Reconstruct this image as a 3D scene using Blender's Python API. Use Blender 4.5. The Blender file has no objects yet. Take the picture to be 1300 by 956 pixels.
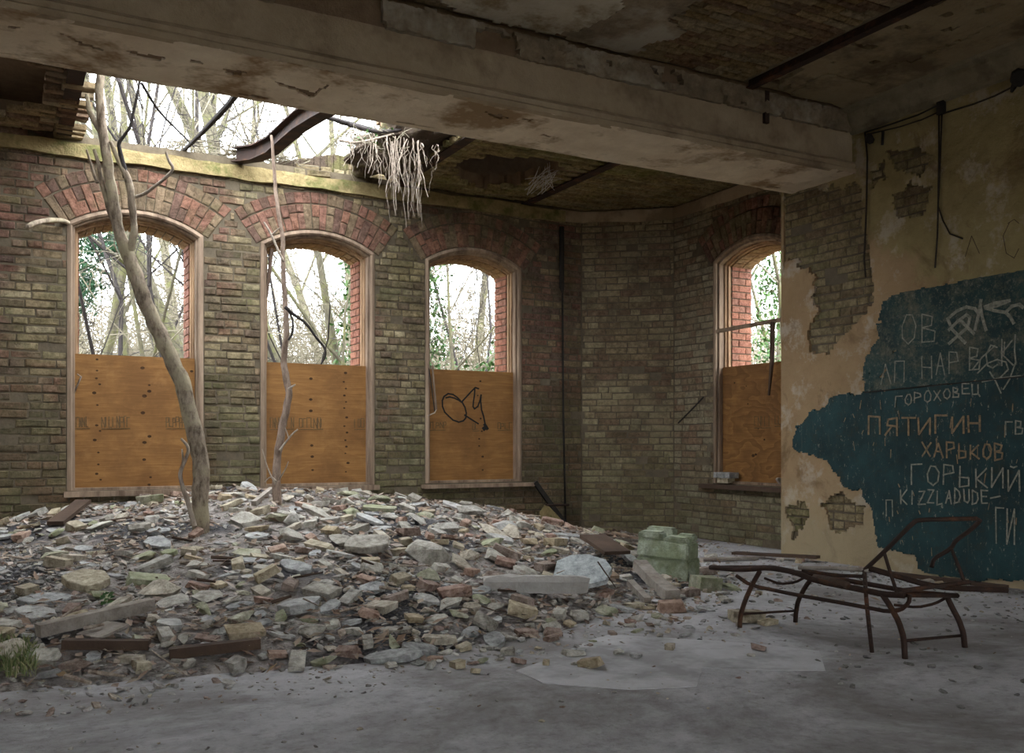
import bpy, bmesh, math, random
from mathutils import Vector, Matrix, noise, Euler
from mathutils.bvhtree import BVHTree

random.seed(7)
SC = bpy.context.scene
COL = SC.collection
V = Vector

# ------------------------------------------------------------------ camera, sky, exposure
EYE = 1.05                       # camera height above the floor
FPX = 1193.0                     # focal length in pixels of the 1300 x 956 frame
YAW = math.atan2(650.0, FPX)     # view turned from +Y towards +X
FWD = (math.sin(YAW), math.cos(YAW))
RGT = (math.cos(YAW), -math.sin(YAW))
HOR = 564.0                      # pixel row of the horizon
cam_d = bpy.data.cameras.new('camera')
cam = bpy.data.objects.new('camera', cam_d)
COL.objects.link(cam)
cam.location = (0, 0, EYE)
cam.rotation_euler = (math.pi / 2, 0, -YAW)
cam_d.sensor_width = 36.0
cam_d.lens = FPX / 1300.0 * 36.0
cam_d.shift_y = (HOR - 478.0) / 1300.0
cam_d.clip_end = 300
SC.camera = cam

world = bpy.data.worlds.new('overcast_sky')
SC.world = world
world.use_nodes = True
bg = world.node_tree.nodes['Background']
bg.inputs[0].default_value = (0.90, 0.945, 1.0, 1)
bg.inputs[1].default_value = 9.0

SC.view_settings.view_transform = 'Standard'
SC.view_settings.look = 'None'
SC.view_settings.gamma = 1.0
SC.view_settings.use_curve_mapping = False
SC.view_settings.exposure = 0.6
SC.cycles.use_denoising = True
SC.cycles.max_bounces = 8
SC.cycles.diffuse_bounces = 5

# ------------------------------------------------------------------ measuring helpers
def ray(px):
    k = (px - 650.0) / FPX
    return FWD[0] + RGT[0] * k, FWD[1] + RGT[1] * k
def at_t(px, py, t):
    r = ray(px)
    return V((r[0] * t, r[1] * t, EYE + (HOR - py) * t / FPX))
def on_y(px, py, y): return at_t(px, py, y / ray(px)[1])
def on_x(px, py, x): return at_t(px, py, x / ray(px)[0])
def on_z(px, py, z): return at_t(px, py, (z - EYE) * FPX / (HOR - py))
def on_line(px, py, a, b):       # vertical plane through the plan points a, b
    r = ray(px)
    nx, ny = b[1] - a[1], a[0] - b[0]
    return at_t(px, py, (nx * a[0] + ny * a[1]) / (nx * r[0] + ny * r[1]))
def proj(p):
    t = FWD[0] * p[0] + FWD[1] * p[1]
    s = RGT[0] * p[0] + RGT[1] * p[1]
    return 650 + FPX * s / t, HOR - (p[2] - EYE) * FPX / t
def nz(x, y, z=0.0): return noise.noise(V((x, y, z)))
def lerp_tab(tab, x):
    if x <= tab[0][0]: return tab[0][1]
    for (a, b), (c, d) in zip(tab, tab[1:]):
        if x <= c: return b + (d - b) * (x - a) / (c - a)
    return tab[-1][1]
def inside(poly, x, y):
    c = False
    j = len(poly) - 1
    for i in range(len(poly)):
        xi, yi = poly[i]; xj, yj = poly[j]
        if (yi > y) != (yj > y) and x < (xj - xi) * (y - yi) / (yj - yi) + xi: c = not c
        j = i
    return c

# the rubble heap: height above the floor
TOE = [(-2, 4.9), (0, 4.5), (1.7, 4.25), (2.7, 4.5), (3.5, 4.85), (4.5, 5.45), (5.2, 6.3), (6.0, 7.6), (6.8, 8.4), (8, 9)]
CREST = [(-2, .25), (-1, .32), (0, .39), (1, .54), (2, .63), (3, .56), (3.9, .46), (4.6, .38), (5.3, .17), (6.0, .05), (7, .0)]
def heap(x, y):
    toe = lerp_tab(TOE, x)
    s = (y - toe) / (9.25 - toe)
    if s <= 0: return 0.0
    s = min(s, 1.0)
    h = lerp_tab(CREST, x) * (1 - (1 - s) ** 1.8)
    return h + min(1, s * 5) * (.045 * nz(x * 1.3, y * 1.3, 3) + .02 * nz(x * 4, y * 4, 9))
def on_heap(px, py):
    r = ray(px)
    t = 3.0
    while t < 14:
        z = EYE + (HOR - py) * t / FPX
        if z <= heap(r[0] * t, r[1] * t): break
        t += .02
    return V((r[0] * t, r[1] * t, heap(r[0] * t, r[1] * t)))

# ------------------------------------------------------------------ mesh helpers
class MB:
    def __init__(s): s.v = []; s.f = []
    def add(s, vs, fs):
        o = len(s.v)
        s.v += [tuple(p) for p in vs]
        s.f += [tuple(i + o for i in f) for f in fs]
    def box(s, c, d, rot=None):
        x, y, z = d[0] / 2, d[1] / 2, d[2] / 2
        vs = [V((a * x, b * y, e * z)) for e in (-1, 1) for b in (-1, 1) for a in (-1, 1)]
        if rot: vs = [rot @ p for p in vs]
        c = V(c)
        s.add([p + c for p in vs], BOXF)
    def hexa(s, vs): s.add(vs, BOXF)
    def tube(s, pts, rad, n=6, cap=True):
        pts = [V(p) for p in pts]
        if not hasattr(rad, '__len__'): rad = [rad] * len(pts)
        o = len(s.v)
        up = None
        for i, p in enumerate(pts):
            d = (pts[min(i + 1, len(pts) - 1)] - pts[max(i - 1, 0)])
            if d.length < 1e-9: d = V((0, 0, 1))
            d.normalize()
            if up is None: up = d.orthogonal().normalized()
            up = (up - d * up.dot(d))
            if up.length < 1e-6: up = d.orthogonal()
            up.normalize()
            w = d.cross(up)
            for j in range(n):
                a = 2 * math.pi * j / n
                q = p + (up * math.cos(a) + w * math.sin(a)) * rad[i]
                s.v.append(tuple(q))
        for i in range(len(pts) - 1):
            for j in range(n):
                a = o + i * n + j; b = o + i * n + (j + 1) % n
                s.f.append((a, b, b + n, a + n))
        if cap and n > 2:
            s.f.append(tuple(o + j for j in reversed(range(n))))
            s.f.append(tuple(o + (len(pts) - 1) * n + j for j in range(n)))
    def prism(s, poly, ax, d0, d1):    # polygon in a plane, pushed from d0 to d1 along ax: 0 x, 1 y, 2 z
        def put(a, b, d):
            return {0: (d, a, b), 1: (a, d, b), 2: (a, b, d)}[ax]
        n = len(poly)
        s.add([put(a, b, d0) for a, b in poly] + [put(a, b, d1) for a, b in poly],
              [tuple(range(n)), tuple(range(2 * n - 1, n - 1, -1))] + [(i, (i + 1) % n, n + (i + 1) % n, n + i) for i in range(n)])
    def mesh(s, name):
        m = bpy.data.meshes.new(name)
        m.from_pydata(s.v, [], s.f)
        m.validate()
        bm = bmesh.new(); bm.from_mesh(m)
        bmesh.ops.recalc_face_normals(bm, faces=bm.faces)
        bm.to_mesh(m); bm.free()
        return m
    def build(s, name, mat, parent=None, smooth=False):
        return put(name, s.mesh(name), mat, parent, smooth)
BOXF = [(0, 2, 3, 1), (4, 5, 7, 6), (0, 1, 5, 4), (2, 6, 7, 3), (0, 4, 6, 2), (1, 3, 7, 5)]

def put(name, me, mat, parent=None, smooth=False):
    if mat is not None and not me.materials: me.materials.append(mat)
    if smooth: me.polygons.foreach_set('use_smooth', [True] * len(me.polygons))
    o = bpy.data.objects.new(name, me)
    COL.objects.link(o)
    if parent is not None: adopt(o, parent)
    return o
def adopt(o, parent):
    o.parent = parent
    o.matrix_parent_inverse = Matrix.LocRotScale(parent.location, parent.rotation_euler, parent.scale).inverted()
def tag(o, label, cat, group=None, kind=None):
    o['label'] = label; o['category'] = cat
    if group: o['group'] = group
    if kind: o['kind'] = kind
    return o
def thing(name, label, cat, loc=(0, 0, 0), group=None, kind=None):
    o = bpy.data.objects.new(name, None)
    COL.objects.link(o)
    o.location = loc
    o.empty_display_size = .1
    return tag(o, label, cat, group, kind)

# ------------------------------------------------------------------ materials
class G:
    def __init__(s, name, rough=.9, spec=.2):
        s.m = bpy.data.materials.new(name)
        s.m.use_nodes = True
        s.nt = s.m.node_tree
        s.b = s.nt.nodes['Principled BSDF']
        s.b.inputs['Roughness'].default_value = rough
        s.b.inputs['Specular IOR Level'].default_value = spec
        s.pos = s.node('ShaderNodeNewGeometry').outputs['Position']
    def node(s, t, **kw):
        n = s.nt.nodes.new(t)
        for k, v in kw.items(): setattr(n, k, v)
        return n
    def set(s, inp, v):
        if isinstance(v, bpy.types.NodeSocket): s.nt.links.new(v, inp)
        elif isinstance(v, (tuple, list)) and len(v) == 3 and inp.type == 'RGBA': inp.default_value = (*v, 1)
        else: inp.default_value = v
    def noise(s, scale, detail=4, rough=.6, vec=None, dist=0.0, stretch=None):
        n = s.node('ShaderNodeTexNoise')
        n.inputs['Scale'].default_value = scale
        n.inputs['Detail'].default_value = detail
        n.inputs['Roughness'].default_value = rough
        n.inputs['Distortion'].default_value = dist
        v = vec or s.pos
        if stretch:
            mp = s.node('ShaderNodeMapping'); mp.inputs['Scale'].default_value = stretch
            s.nt.links.new(v, mp.inputs['Vector']); v = mp.outputs[0]
        s.nt.links.new(v, n.inputs['Vector'])
        return n.outputs['Fac']
    def math(s, op, a, b=0.0, clamp=False):
        n = s.node('ShaderNodeMath', operation=op, use_clamp=clamp)
        s.set(n.inputs[0], a); s.set(n.inputs[1], b)
        return n.outputs[0]
    def ramp(s, fac, stops, const=False):
        n = s.node('ShaderNodeValToRGB')
        e = n.color_ramp.elements
        if const: n.color_ramp.interpolation = 'CONSTANT'
        while len(e) < len(stops): e.new(.5)
        for el, (p, c) in zip(e, stops):
            el.position = p
            el.color = (*c, 1) if isinstance(c, (tuple, list)) else (c, c, c, 1)
        s.nt.links.new(fac, n.inputs[0])
        return n.outputs[0]
    def band(s, fac, a, b):        # 0 below a, 1 above b
        n = s.node('ShaderNodeMapRange')
        s.nt.links.new(fac, n.inputs[0])
        n.inputs[1].default_value = a; n.inputs[2].default_value = b
        return n.outputs[0]
    def mix(s, fac, a, b, mode='MIX'):
        n = s.node('ShaderNodeMix', data_type='RGBA', blend_type=mode)
        s.set(n.inputs[0], fac); s.set(n.inputs[6], a); s.set(n.inputs[7], b)
        return n.outputs[2]
    def sep(s, i):
        n = s.node('ShaderNodeSeparateXYZ'); s.nt.links.new(s.pos, n.inputs[0])
        return n.outputs[i]
    def rnd(s):
        o = s.node('ShaderNodeObjectInfo').outputs['Random']
        i = s.node('ShaderNodeNewGeometry').outputs['Random Per Island']
        return s.math('FRACT', s.math('ADD', s.math('MULTIPLY', o, 7.31), i))
    def bump(s, h, dist=.01, st=1.0):
        n = s.node('ShaderNodeBump')
        n.inputs['Strength'].default_value = st
        n.inputs['Distance'].default_value = dist
        s.nt.links.new(h, n.inputs['Height'])
        s.nt.links.new(n.outputs[0], s.b.inputs['Normal'])
    def done(s, col):
        s.set(s.b.inputs['Base Color'], col)
        return s.m

def brick_mat(name, palette, stain=(.10, .11, .04), moss_z=None, soot=.5, redder=None, bright=1.0):
    g = G(name)
    r = g.rnd()
    n = len(palette)
    c = g.ramp(r, [(i / n, p) for i, p in enumerate(palette)], True)
    if redder:
        r2 = g.math('FRACT', g.math('MULTIPLY', r, 13.7))
        c2 = g.ramp(r2, [(i / len(redder), p) for i, p in enumerate(redder)], True)
        c = g.mix(g.band(g.math('ADD', g.noise(.9, 2, .5), g.math('SUBTRACT', g.math('MULTIPLY', g.math('ABSOLUTE', g.math('SUBTRACT', g.sep(0), 2.9)), .075), .09)), .46, .56), c, c2)
    c = g.mix(g.band(g.noise(21, 7, .78), .36, .66), g.mix(.68, c, (.028, .023, .016)), g.mix(.16, c, (.62, .57, .46)))
    blot = g.noise(3.3, 6, .65)
    c = g.mix(g.math('MULTIPLY', g.band(blot, .44, .66), soot * 1.25), c, (.035, .03, .02))
    c = g.mix(g.math('MULTIPLY', g.band(g.noise(1.7, 5, .7), .5, .66), .45), c, stain)
    if moss_z:
        z = g.math('ADD', g.sep(2), g.math('MULTIPLY', g.noise(2.2, 5, .7), 1.6))
        c = g.mix(g.math('MULTIPLY', g.math('SUBTRACT', 1.0, g.band(z, moss_z, moss_z + .9)), .42), c, (.10, .105, .045))
    g.bump(g.noise(34, 8, .8), .03, 1.0)
    return g.done(c)

M = {}
OLD = [(.43, .325, .155), (.33, .24, .115), (.51, .40, .21), (.25, .17, .09), (.38, .30, .155), (.22, .135, .075), (.58, .47, .27)]
RED = [(.26, .09, .052), (.19, .07, .045), (.29, .125, .075), (.15, .07, .048), (.25, .145, .08), (.36, .24, .12)]
M['brick_back'] = brick_mat('weathered_yellow_brick', OLD, moss_z=2.0, redder=RED)
M['brick_arch'] = brick_mat('dark_red_arch_brick', [(.36, .14, .09), (.29, .12, .075), (.21, .09, .06), (.34, .22, .12), (.30, .19, .10), (.42, .17, .10)], soot=.4)
M['brick_side'] = brick_mat('dull_brown_brick', [(.34, .24, .12), (.26, .165, .085), (.41, .31, .165), (.26, .145, .078), (.36, .27, .15), (.48, .39, .22)], stain=(.36, .32, .19), moss_z=1.3, soot=.4)
M['brick_alcove'] = brick_mat('pale_brown_brick', [(.36, .27, .15), (.48, .40, .25), (.31, .21, .115), (.43, .36, .23), (.32, .185, .10)], stain=(.37, .335, .22), moss_z=1.0, soot=.3)
M['brick_right'] = brick_mat('tan_brick', [(.43, .32, .155), (.35, .25, .12), (.49, .38, .20), (.40, .31, .14), (.29, .19, .095)], soot=.25)
M['brick_ceiling'] = brick_mat('ochre_ceiling_brick', [(.46, .29, .10), (.54, .37, .17), (.36, .19, .085), (.50, .34, .15), (.30, .165, .085), (.58, .44, .25)], soot=.3, stain=(.3, .24, .16))
M['brick_reveal'] = brick_mat('orange_red_brick', [(.42, .125, .07), (.36, .11, .062), (.46, .155, .082), (.38, .14, .085)], soot=.15, stain=(.40, .17, .1))
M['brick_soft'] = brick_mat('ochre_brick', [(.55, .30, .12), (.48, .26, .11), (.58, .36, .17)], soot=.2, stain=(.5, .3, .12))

def plain(name, c1, c2, scale=5, bump=.006, rough=.9, c3=None, s3=1.2, bs=40, stretch=None, spec=.2):
    g = G(name, rough, spec)
    c = g.mix(g.band(g.noise(scale, 6, .7, stretch=stretch), .3, .7), c1, c2)
    if c3: c = g.mix(g.band(g.noise(s3, 5, .7), .5, .62), c, c3)
    if bump: g.bump(g.noise(bs, 6, .7, stretch=stretch), bump, .8)
    return g.done(c)
M['mortar'] = plain('grey_brown_mortar', (.075, .06, .04), (.15, .12, .08), 8)
M['mortar_dark'] = M['mortar']
M['band'] = plain('mossy_cream_render', (.37, .29, .14), (.18, .135, .06), 7, .03, c3=(.12, .12, .04), s3=2.8, bs=16)
M['soffit'] = plain('flaking_cream_plaster', (.78, .67, .51), (.60, .48, .34), 3.5, .012, c3=(.30, .20, .11), s3=1.6)
M['beam_face'] = plain('dirty_brown_plaster', (.42, .33, .22), (.31, .235, .15), 4, .008, c3=(.22, .16, .10))
M['beam_rough'] = plain('broken_plaster_and_mortar', (.34, .27, .18), (.16, .12, .08), 7, .02, c3=(.42, .37, .29))
M['core'] = plain('bare_brown_masonry', (.24, .165, .10), (.16, .105, .065), 9, .01)
M['wood_frame'] = plain('weathered_grey_timber', (.36, .265, .185), (.095, .062, .042), 9, .004, stretch=(1, 1, .12), bs=60)
M['wood_warm'] = plain('bare_orange_timber', (.46, .30, .175), (.15, .09, .052), 9, .004, stretch=(1, 1, .15), bs=60)
M['wood_dark'] = plain('dark_rotten_timber', (.10, .065, .045), (.045, .03, .022), 8, .006, stretch=(.3, .3, .3))
M['wood_grey'] = plain('silvered_timber', (.40, .36, .31), (.17, .14, .115), 9, .008, stretch=(1, 1, 1))
M['rust'] = plain('rusty_iron', (.045, .023, .016), (.02, .014, .012), 14, .004, rough=.75, c3=(.08, .038, .02), s3=7)
M['rust_dark'] = plain('dark_rusted_iron', (.05, .03, .022), (.025, .017, .014), 10, .004, rough=.8, c3=(.10, .045, .025), s3=4)
M['black'] = plain('blackened_metal', (.018, .016, .014), (.035, .03, .025), 12, .002)
M['wire'] = plain('dusty_black_cable', (.022, .02, .016), (.05, .04, .03), 15, 0)
M['chalk'] = plain('scratched_pale_lines', (.36, .34, .27), (.09, .098, .08), 30, 0)
M['chalk_warm'] = plain('scratched_tan_lines', (.36, .245, .135), (.09, .075, .054), 30, 0)
M['ink'] = plain('black_spray_paint', (.012, .011, .01), (.02, .018, .016), 10, 0)
M['print'] = plain('faded_stamp_ink', (.07, .045, .02), (.15, .09, .04), 40, 0)
M['stone_white'] = plain('white_stone', (.6, .58, .54), (.45, .43, .4), 8)

def bark_mat(name, a, b, lichen=None):
    g = G(name)
    c = g.mix(g.band(g.noise(28, 6, .7, stretch=(1, 1, .35)), .35, .65), a, b)
    if lichen: c = g.mix(g.band(g.noise(5, 5, .7), .46, .6), c, lichen)
    g.bump(g.noise(60, 5, .75, stretch=(1, 1, .4)), .012, .9)
    return g.done(c)
M['bark'] = bark_mat('grey_brown_bark', (.11, .08, .055), (.46, .375, .28), (.42, .36, .24))
M['bark_sapling'] = bark_mat('brown_sapling_bark', (.16, .11, .08), (.42, .32, .25))
M['bark_far'] = bark_mat('pale_woodland_bark', (.07, .062, .043), (.15, .135, .092), (.13, .13, .055))
M['twig_far'] = bark_mat('beige_twigs', (.15, .13, .092), (.24, .215, .155))
M['twig_near'] = bark_mat('dry_beige_stalks', (.15, .13, .092), (.24, .215, .155))
M['bark_dark'] = bark_mat('dark_branch_bark', (.025, .021, .02), (.055, .047, .044))
M['root'] = bark_mat('pale_hanging_root', (.22, .17, .13), (.48, .41, .33))

g = G('ivy_leaf', .6, .3)
M['ivy'] = g.done(g.ramp(g.rnd(), [(0, (.02, .06, .012)), (.5, (.045, .10, .022)), (1, (.08, .14, .04))]))
g = G('pine_needles', .7)
M['pine'] = g.done(g.ramp(g.rnd(), [(0, (.012, .045, .02)), (.6, (.025, .075, .035)), (1, (.04, .09, .04))]))
g = G('leaf_litter')
M['litter'] = g.done(g.ramp(g.rnd(), [(0, (.20, .13, .09)), (.35, (.33, .25, .19)), (.6, (.11, .075, .055)), (.85, (.46, .40, .34)), (1, (.26, .18, .10))]))
g = G('grass_blade')
M['grass'] = g.done(g.ramp(g.rnd(), [(0, (.10, .14, .05)), (.6, (.20, .23, .10)), (1, (.34, .31, .17))]))
M['soil'] = plain('root_filled_soil', (.05, .036, .026), (.11, .08, .055), 9, .03, c3=(.12, .11, .045), s3=3)
M['earth_out'] = plain('woodland_floor', (.08, .06, .038), (.12, .10, .06), 2, .03, c3=(.06, .07, .025))

# heap earth: grey-brown dust with dark cinders
g = G('rubble_dust')
c = g.mix(g.band(g.noise(12, 7, .8), .38, .62), (.11, .092, .08), (.48, .43, .39))
c = g.mix(g.band(g.noise(.75, 3, .6), .5, .58), c, g.mix(g.band(g.noise(40, 3), .4, .6), (.035, .033, .035), (.12, .115, .12)))
g.bump(g.noise(35, 6, .8), .03, 1)
M['heap'] = g.done(c)
# floor: dusty concrete
g = G('dusty_concrete', .85)
c = g.mix(g.band(g.noise(2.6, 7, .72), .3, .7), (.36, .35, .35), (.56, .55, .555))
c = g.mix(g.math('MULTIPLY', g.band(g.noise(.7, 7, .72, dist=.4), .45, .6), .85), c, (.20, .182, .17))
c = g.mix(g.math('MULTIPLY', g.band(g.noise(14, 6, .8), .5, .7), .6), c, (.15, .135, .125))
g.bump(g.noise(30, 6, .75), .01, .8)
M['floor'] = g.done(c)
# stones
def stone_mat(name, pal, moss=0.0):
    g = G(name)
    c = g.ramp(g.rnd(), [(i / len(pal), p) for i, p in enumerate(pal)], True)
    c = g.mix(g.band(g.noise(18, 6, .75), .34, .66), g.mix(.62, c, (.05, .043, .033)), g.mix(.30, c, (.80, .77, .68)))
    if moss: c = g.mix(g.math('MULTIPLY', g.band(g.noise(3.5, 4, .7), .42, .56), moss), c, (.19, .23, .10))
    g.bump(g.noise(60, 5, .75), .01, .8)
    return g.done(c)
M['st_grey'] = stone_mat('grey_concrete_lump', [(.46, .43, .36), (.34, .32, .28), (.54, .51, .43), (.30, .27, .22), (.50, .43, .32)])
M['st_red'] = stone_mat('broken_red_brick', [(.30, .13, .08), (.23, .11, .075), (.36, .18, .11), (.21, .12, .085)])
M['st_yellow'] = stone_mat('broken_buff_brick', [(.46, .36, .20), (.40, .29, .14), (.50, .42, .27), (.34, .27, .16)])
M['st_moss'] = stone_mat('mossy_rubble', [(.40, .385, .25), (.33, .32, .20), (.46, .44, .30)], .5)
M['st_slate'] = stone_mat('blue_grey_slate', [(.34, .355, .36), (.42, .43, .42), (.25, .26, .27), (.47, .465, .44)])
M['st_slab_blue'] = stone_mat('pale_blue_painted_slab', [(.48, .54, .56)])
M['st_small'] = stone_mat('mixed_rubble', [(.44, .41, .37), (.30, .28, .26), (.37, .27, .19), (.20, .19, .19), (.46, .38, .26), (.50, .48, .45), (.27, .15, .11)])
M['st_coal'] = stone_mat('black_cinders', [(.05, .05, .055), (.10, .10, .11), (.16, .16, .17), (.035, .035, .04)])
M['block_green'] = stone_mat('green_mossy_block', [(.40, .47, .33)], .55)

# plywood
def ply_mat(name, wild=0.0):
    g = G(name, .75)
    warp = g.noise(1.1 if not wild else 2.2, 3, .5, stretch=(.5, .5, 1))
    h = g.math('ADD', g.math('MULTIPLY', g.sep(2), 3.0 if not wild else 2.0), g.math('MULTIPLY', warp, 4.0 if not wild else 9.0))
    rings = g.math('FRACT', g.math('MULTIPLY', h, 2.2 if not wild else 1.6))
    rings = g.band(rings, .0, .85)
    fine = g.noise(34, 4, .7, stretch=(.12, .12, 2.4))
    c = g.mix(g.band(fine, .3, .7), (.19, .09, .027), (.30, .155, .05))
    c = g.mix(g.math('MULTIPLY', rings, .32 if not wild else .6), c, (.14, .062, .018) if not wild else (.115, .048, .014))
    c = g.mix(g.math('MULTIPLY', g.band(g.noise(2.4, 5, .65), .44, .62), .6), c, (.13, .06, .02))
    c = g.mix(g.math('MULTIPLY', g.band(g.noise(5, 5, .7), .56, .7), .35), c, (.31, .17, .062))
    return g.done(c)
M['ply'] = ply_mat('brown_plywood')
M['ply_wild'] = ply_mat('figured_plywood', 1)
M['knot'] = plain('dark_knot', (.035, .018, .008), (.07, .035, .015), 20, 0)

# right wall plaster: tan, brown stains, grey remains of paint
g = G('stained_tan_plaster')
c = g.mix(g.band(g.noise(1.3, 6, .65), .35, .65), (.26, .17, .09), (.36, .25, .14))
up = g.math('ADD', g.math('SUBTRACT', g.sep(2), g.math('MULTIPLY', g.sep(1), .55)), g.math('MULTIPLY', g.noise(2.2, 5, .7), 1.2))
c = g.mix(g.band(up, .15, .35), c, g.mix(g.band(g.noise(5, 5, .7), .3, .7), (.235, .185, .085), (.33, .265, .13)))
c = g.mix(g.math('MULTIPLY', g.band(g.noise(3.1, 6, .7), .53, .62), .7), c, (.45, .385, .31))
c = g.mix(g.math('MULTIPLY', g.band(g.noise(2.3, 6, .7, dist=.6), .56, .66), .6), c, (.14, .085, .042))
low = g.math('ADD', g.sep(2), g.math('MULTIPLY', g.noise(3, 5, .7), 1.0))
c = g.mix(g.math('MULTIPLY', g.math('SUBTRACT', 1.0, g.band(low, .8, 1.3)), .5), c, (.36, .32, .21))
g.bump(g.noise(22, 7, .75), .015, .8)
M['plaster_right'] = g.done(c)
M['plaster_ceiling'] = plain('stained_ceiling_plaster', (.33, .265, .165), (.24, .18, .10), 2.5, .01, c3=(.14, .10, .06), s3=1.3)
M['plaster_white'] = plain('flaking_whitewash', (.55, .50, .40), (.42, .36, .26), 4, .008, c3=(.25, .19, .11), s3=2.2)
M['cornice'] = plain('grimy_cornice', (.27, .23, .155), (.17, .14, .09), 6, .008, c3=(.13, .105, .07), s3=2.5)
# blackboard paint
g = G('dark_teal_board_paint', .7)
c = g.mix(g.band(g.noise(2.5, 5, .7), .35, .65), (.012, .030, .032), (.020, .055, .058))
c = g.mix(g.math('MULTIPLY', g.band(g.noise(9, 7, .8), .52, .62), .55), c, (.03, .035, .022))
c = g.mix(g.math('MULTIPLY', g.band(g.noise(30, 6, .8, stretch=(1, 1, .45)), .60, .66), .6), c, (.40, .35, .26))
c = g.mix(g.math('MULTIPLY', g.band(g.noise(22, 4, .8, stretch=(1, 3, .12)), .62, .68), .18), c, (.30, .24, .15))
g.bump(g.noise(60, 5, .7), .004, .6)
M['teal'] = g.done(c)
g = G('worn_teal_board_paint', .7)
c = g.mix(g.band(g.noise(2.5, 5, .7), .35, .65), (.013, .032, .032), (.022, .057, .055))
c = g.mix(g.math('MULTIPLY', g.band(g.noise(4, 8, .85), .48, .62), .75), c, (.13, .12, .08))
c = g.mix(g.math('MULTIPLY', g.band(g.noise(26, 6, .8), .54, .64), .5), c, (.24, .215, .16))
g.bump(g.noise(60, 5, .7), .004, .6)
M['teal_worn'] = g.done(c)

# ------------------------------------------------------------------ bricks
random.seed(11)
def brick_mesh(name, L, H, D=.055, ch=.008, jit=.006):
    # front face looks to local -Y, chamfered and chipped
    m = MB()
    def j(a): return random.uniform(-a, a) * (2.2 if random.random() < .15 else 1)
    x, z = L / 2, H / 2
    fr = [(-x + ch + j(jit), j(.0025), -z + ch + j(jit)), (x - ch + j(jit), j(.0025), -z + ch + j(jit)), (x - ch + j(jit), j(.0025), z - ch + j(jit)), (-x + ch + j(jit), j(.0025), z - ch + j(jit))]
    rg = [(-x + j(.002), ch, -z + j(.002)), (x + j(.002), ch, -z + j(.002)), (x + j(.002), ch, z + j(.002)), (-x + j(.002), ch, z + j(.002))]
    bk = [(-x, D, -z), (x, D, -z), (x, D, z), (-x, D, z)]
    m.add(fr + rg + bk, [(0, 1, 2, 3), (11, 10, 9, 8)] + [(i, 4 + i, 4 + (i + 1) % 4, (i + 1) % 4) for i in range(4)] + [(4 + i, 8 + i, 8 + (i + 1) % 4, 4 + (i + 1) % 4) for i in range(4)])
    return m.mesh(name)
CO = .075      # course height
BR = {}
def bricks_for(key, mat):
    if key not in BR:
        BR[key] = ([brick_mesh('brick', .238, .064) for _ in range(7)], [brick_mesh('brick', .114, .064) for _ in range(5)])
        for me in BR[key][0] + BR[key][1]: me.materials.append(mat)
    return BR[key]
def lay(wall, org, ud, nd, u0, u1, z0, z1, free, matkey, count=300, keep=None, start=0.0):
    """org + u*ud (+z) is the wall face; nd points into the room; free(z) lists the (u, u) spans to fill"""
    ud, nd, org = V(ud), V(nd), V(org)
    sl, hl = bricks_for(matkey, M[matkey])
    rot = Matrix((ud, -nd, V((0, 0, 1)))).transposed()
    items = []
    z = z0; row = 0
    while z < z1 - .02:
        zc = z + CO / 2
        u = u0 - random.uniform(0, .24)
        while u < u1:
            L = .25 if random.random() < (.75 if row % 2 else .45) else .125
            for a, b in free(zc):
                lo, hi = max(u, a, u0), min(u + L, b, u1)
                if hi - lo > .035:
                    c = org + ud * ((lo + hi) / 2) + V((0, 0, zc))
                    if keep is None or keep(c): items.append((c, hi - lo, L))
            u += L
        z += CO; row += 1
    items.sort(key=lambda it: (it[0].x * FWD[0] + it[0].y * FWD[1]) + (4 if it[1] < .09 else 0) + (6 if it[0].z < heap(it[0].x, min(it[0].y, 9.2)) + .02 else 0))
    mb = MB()
    for i, (c, w, L) in enumerate(items):
        full = L > .2
        me = random.choice(sl if full else hl)
        nat = .238 if full else .114
        c = c + nd * (random.uniform(-.005, .008) if random.random() > .03 else -.022) + V((0, 0, random.uniform(-.003, .003)))
        tw = random.uniform(-.018, .018)
        sc = (w - .011) / nat
        if i < count:
            o = bpy.data.objects.new('brick', me)
            COL.objects.link(o)
            o.parent = wall
            o.matrix_basis = Matrix.Translation(c) @ rot.to_4x4() @ Euler((random.uniform(-.05, .05), tw, random.uniform(-.025, .025))).to_matrix().to_4x4() @ Matrix.Diagonal((sc, 1, random.uniform(.93, 1.04), 1))
        else:
            mt = Matrix.Translation(c) @ rot.to_4x4() @ Matrix.Rotation(tw, 4, 'Y') @ Matrix.Diagonal((sc, 1, 1, 1))
            mb.add([mt @ v.co for v in me.vertices], [tuple(p.vertices) for p in me.polygons])
    if mb.v:
        o = mb.build('brick_courses', M[matkey], wall)
        o['kind'] = 'stuff'

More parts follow.
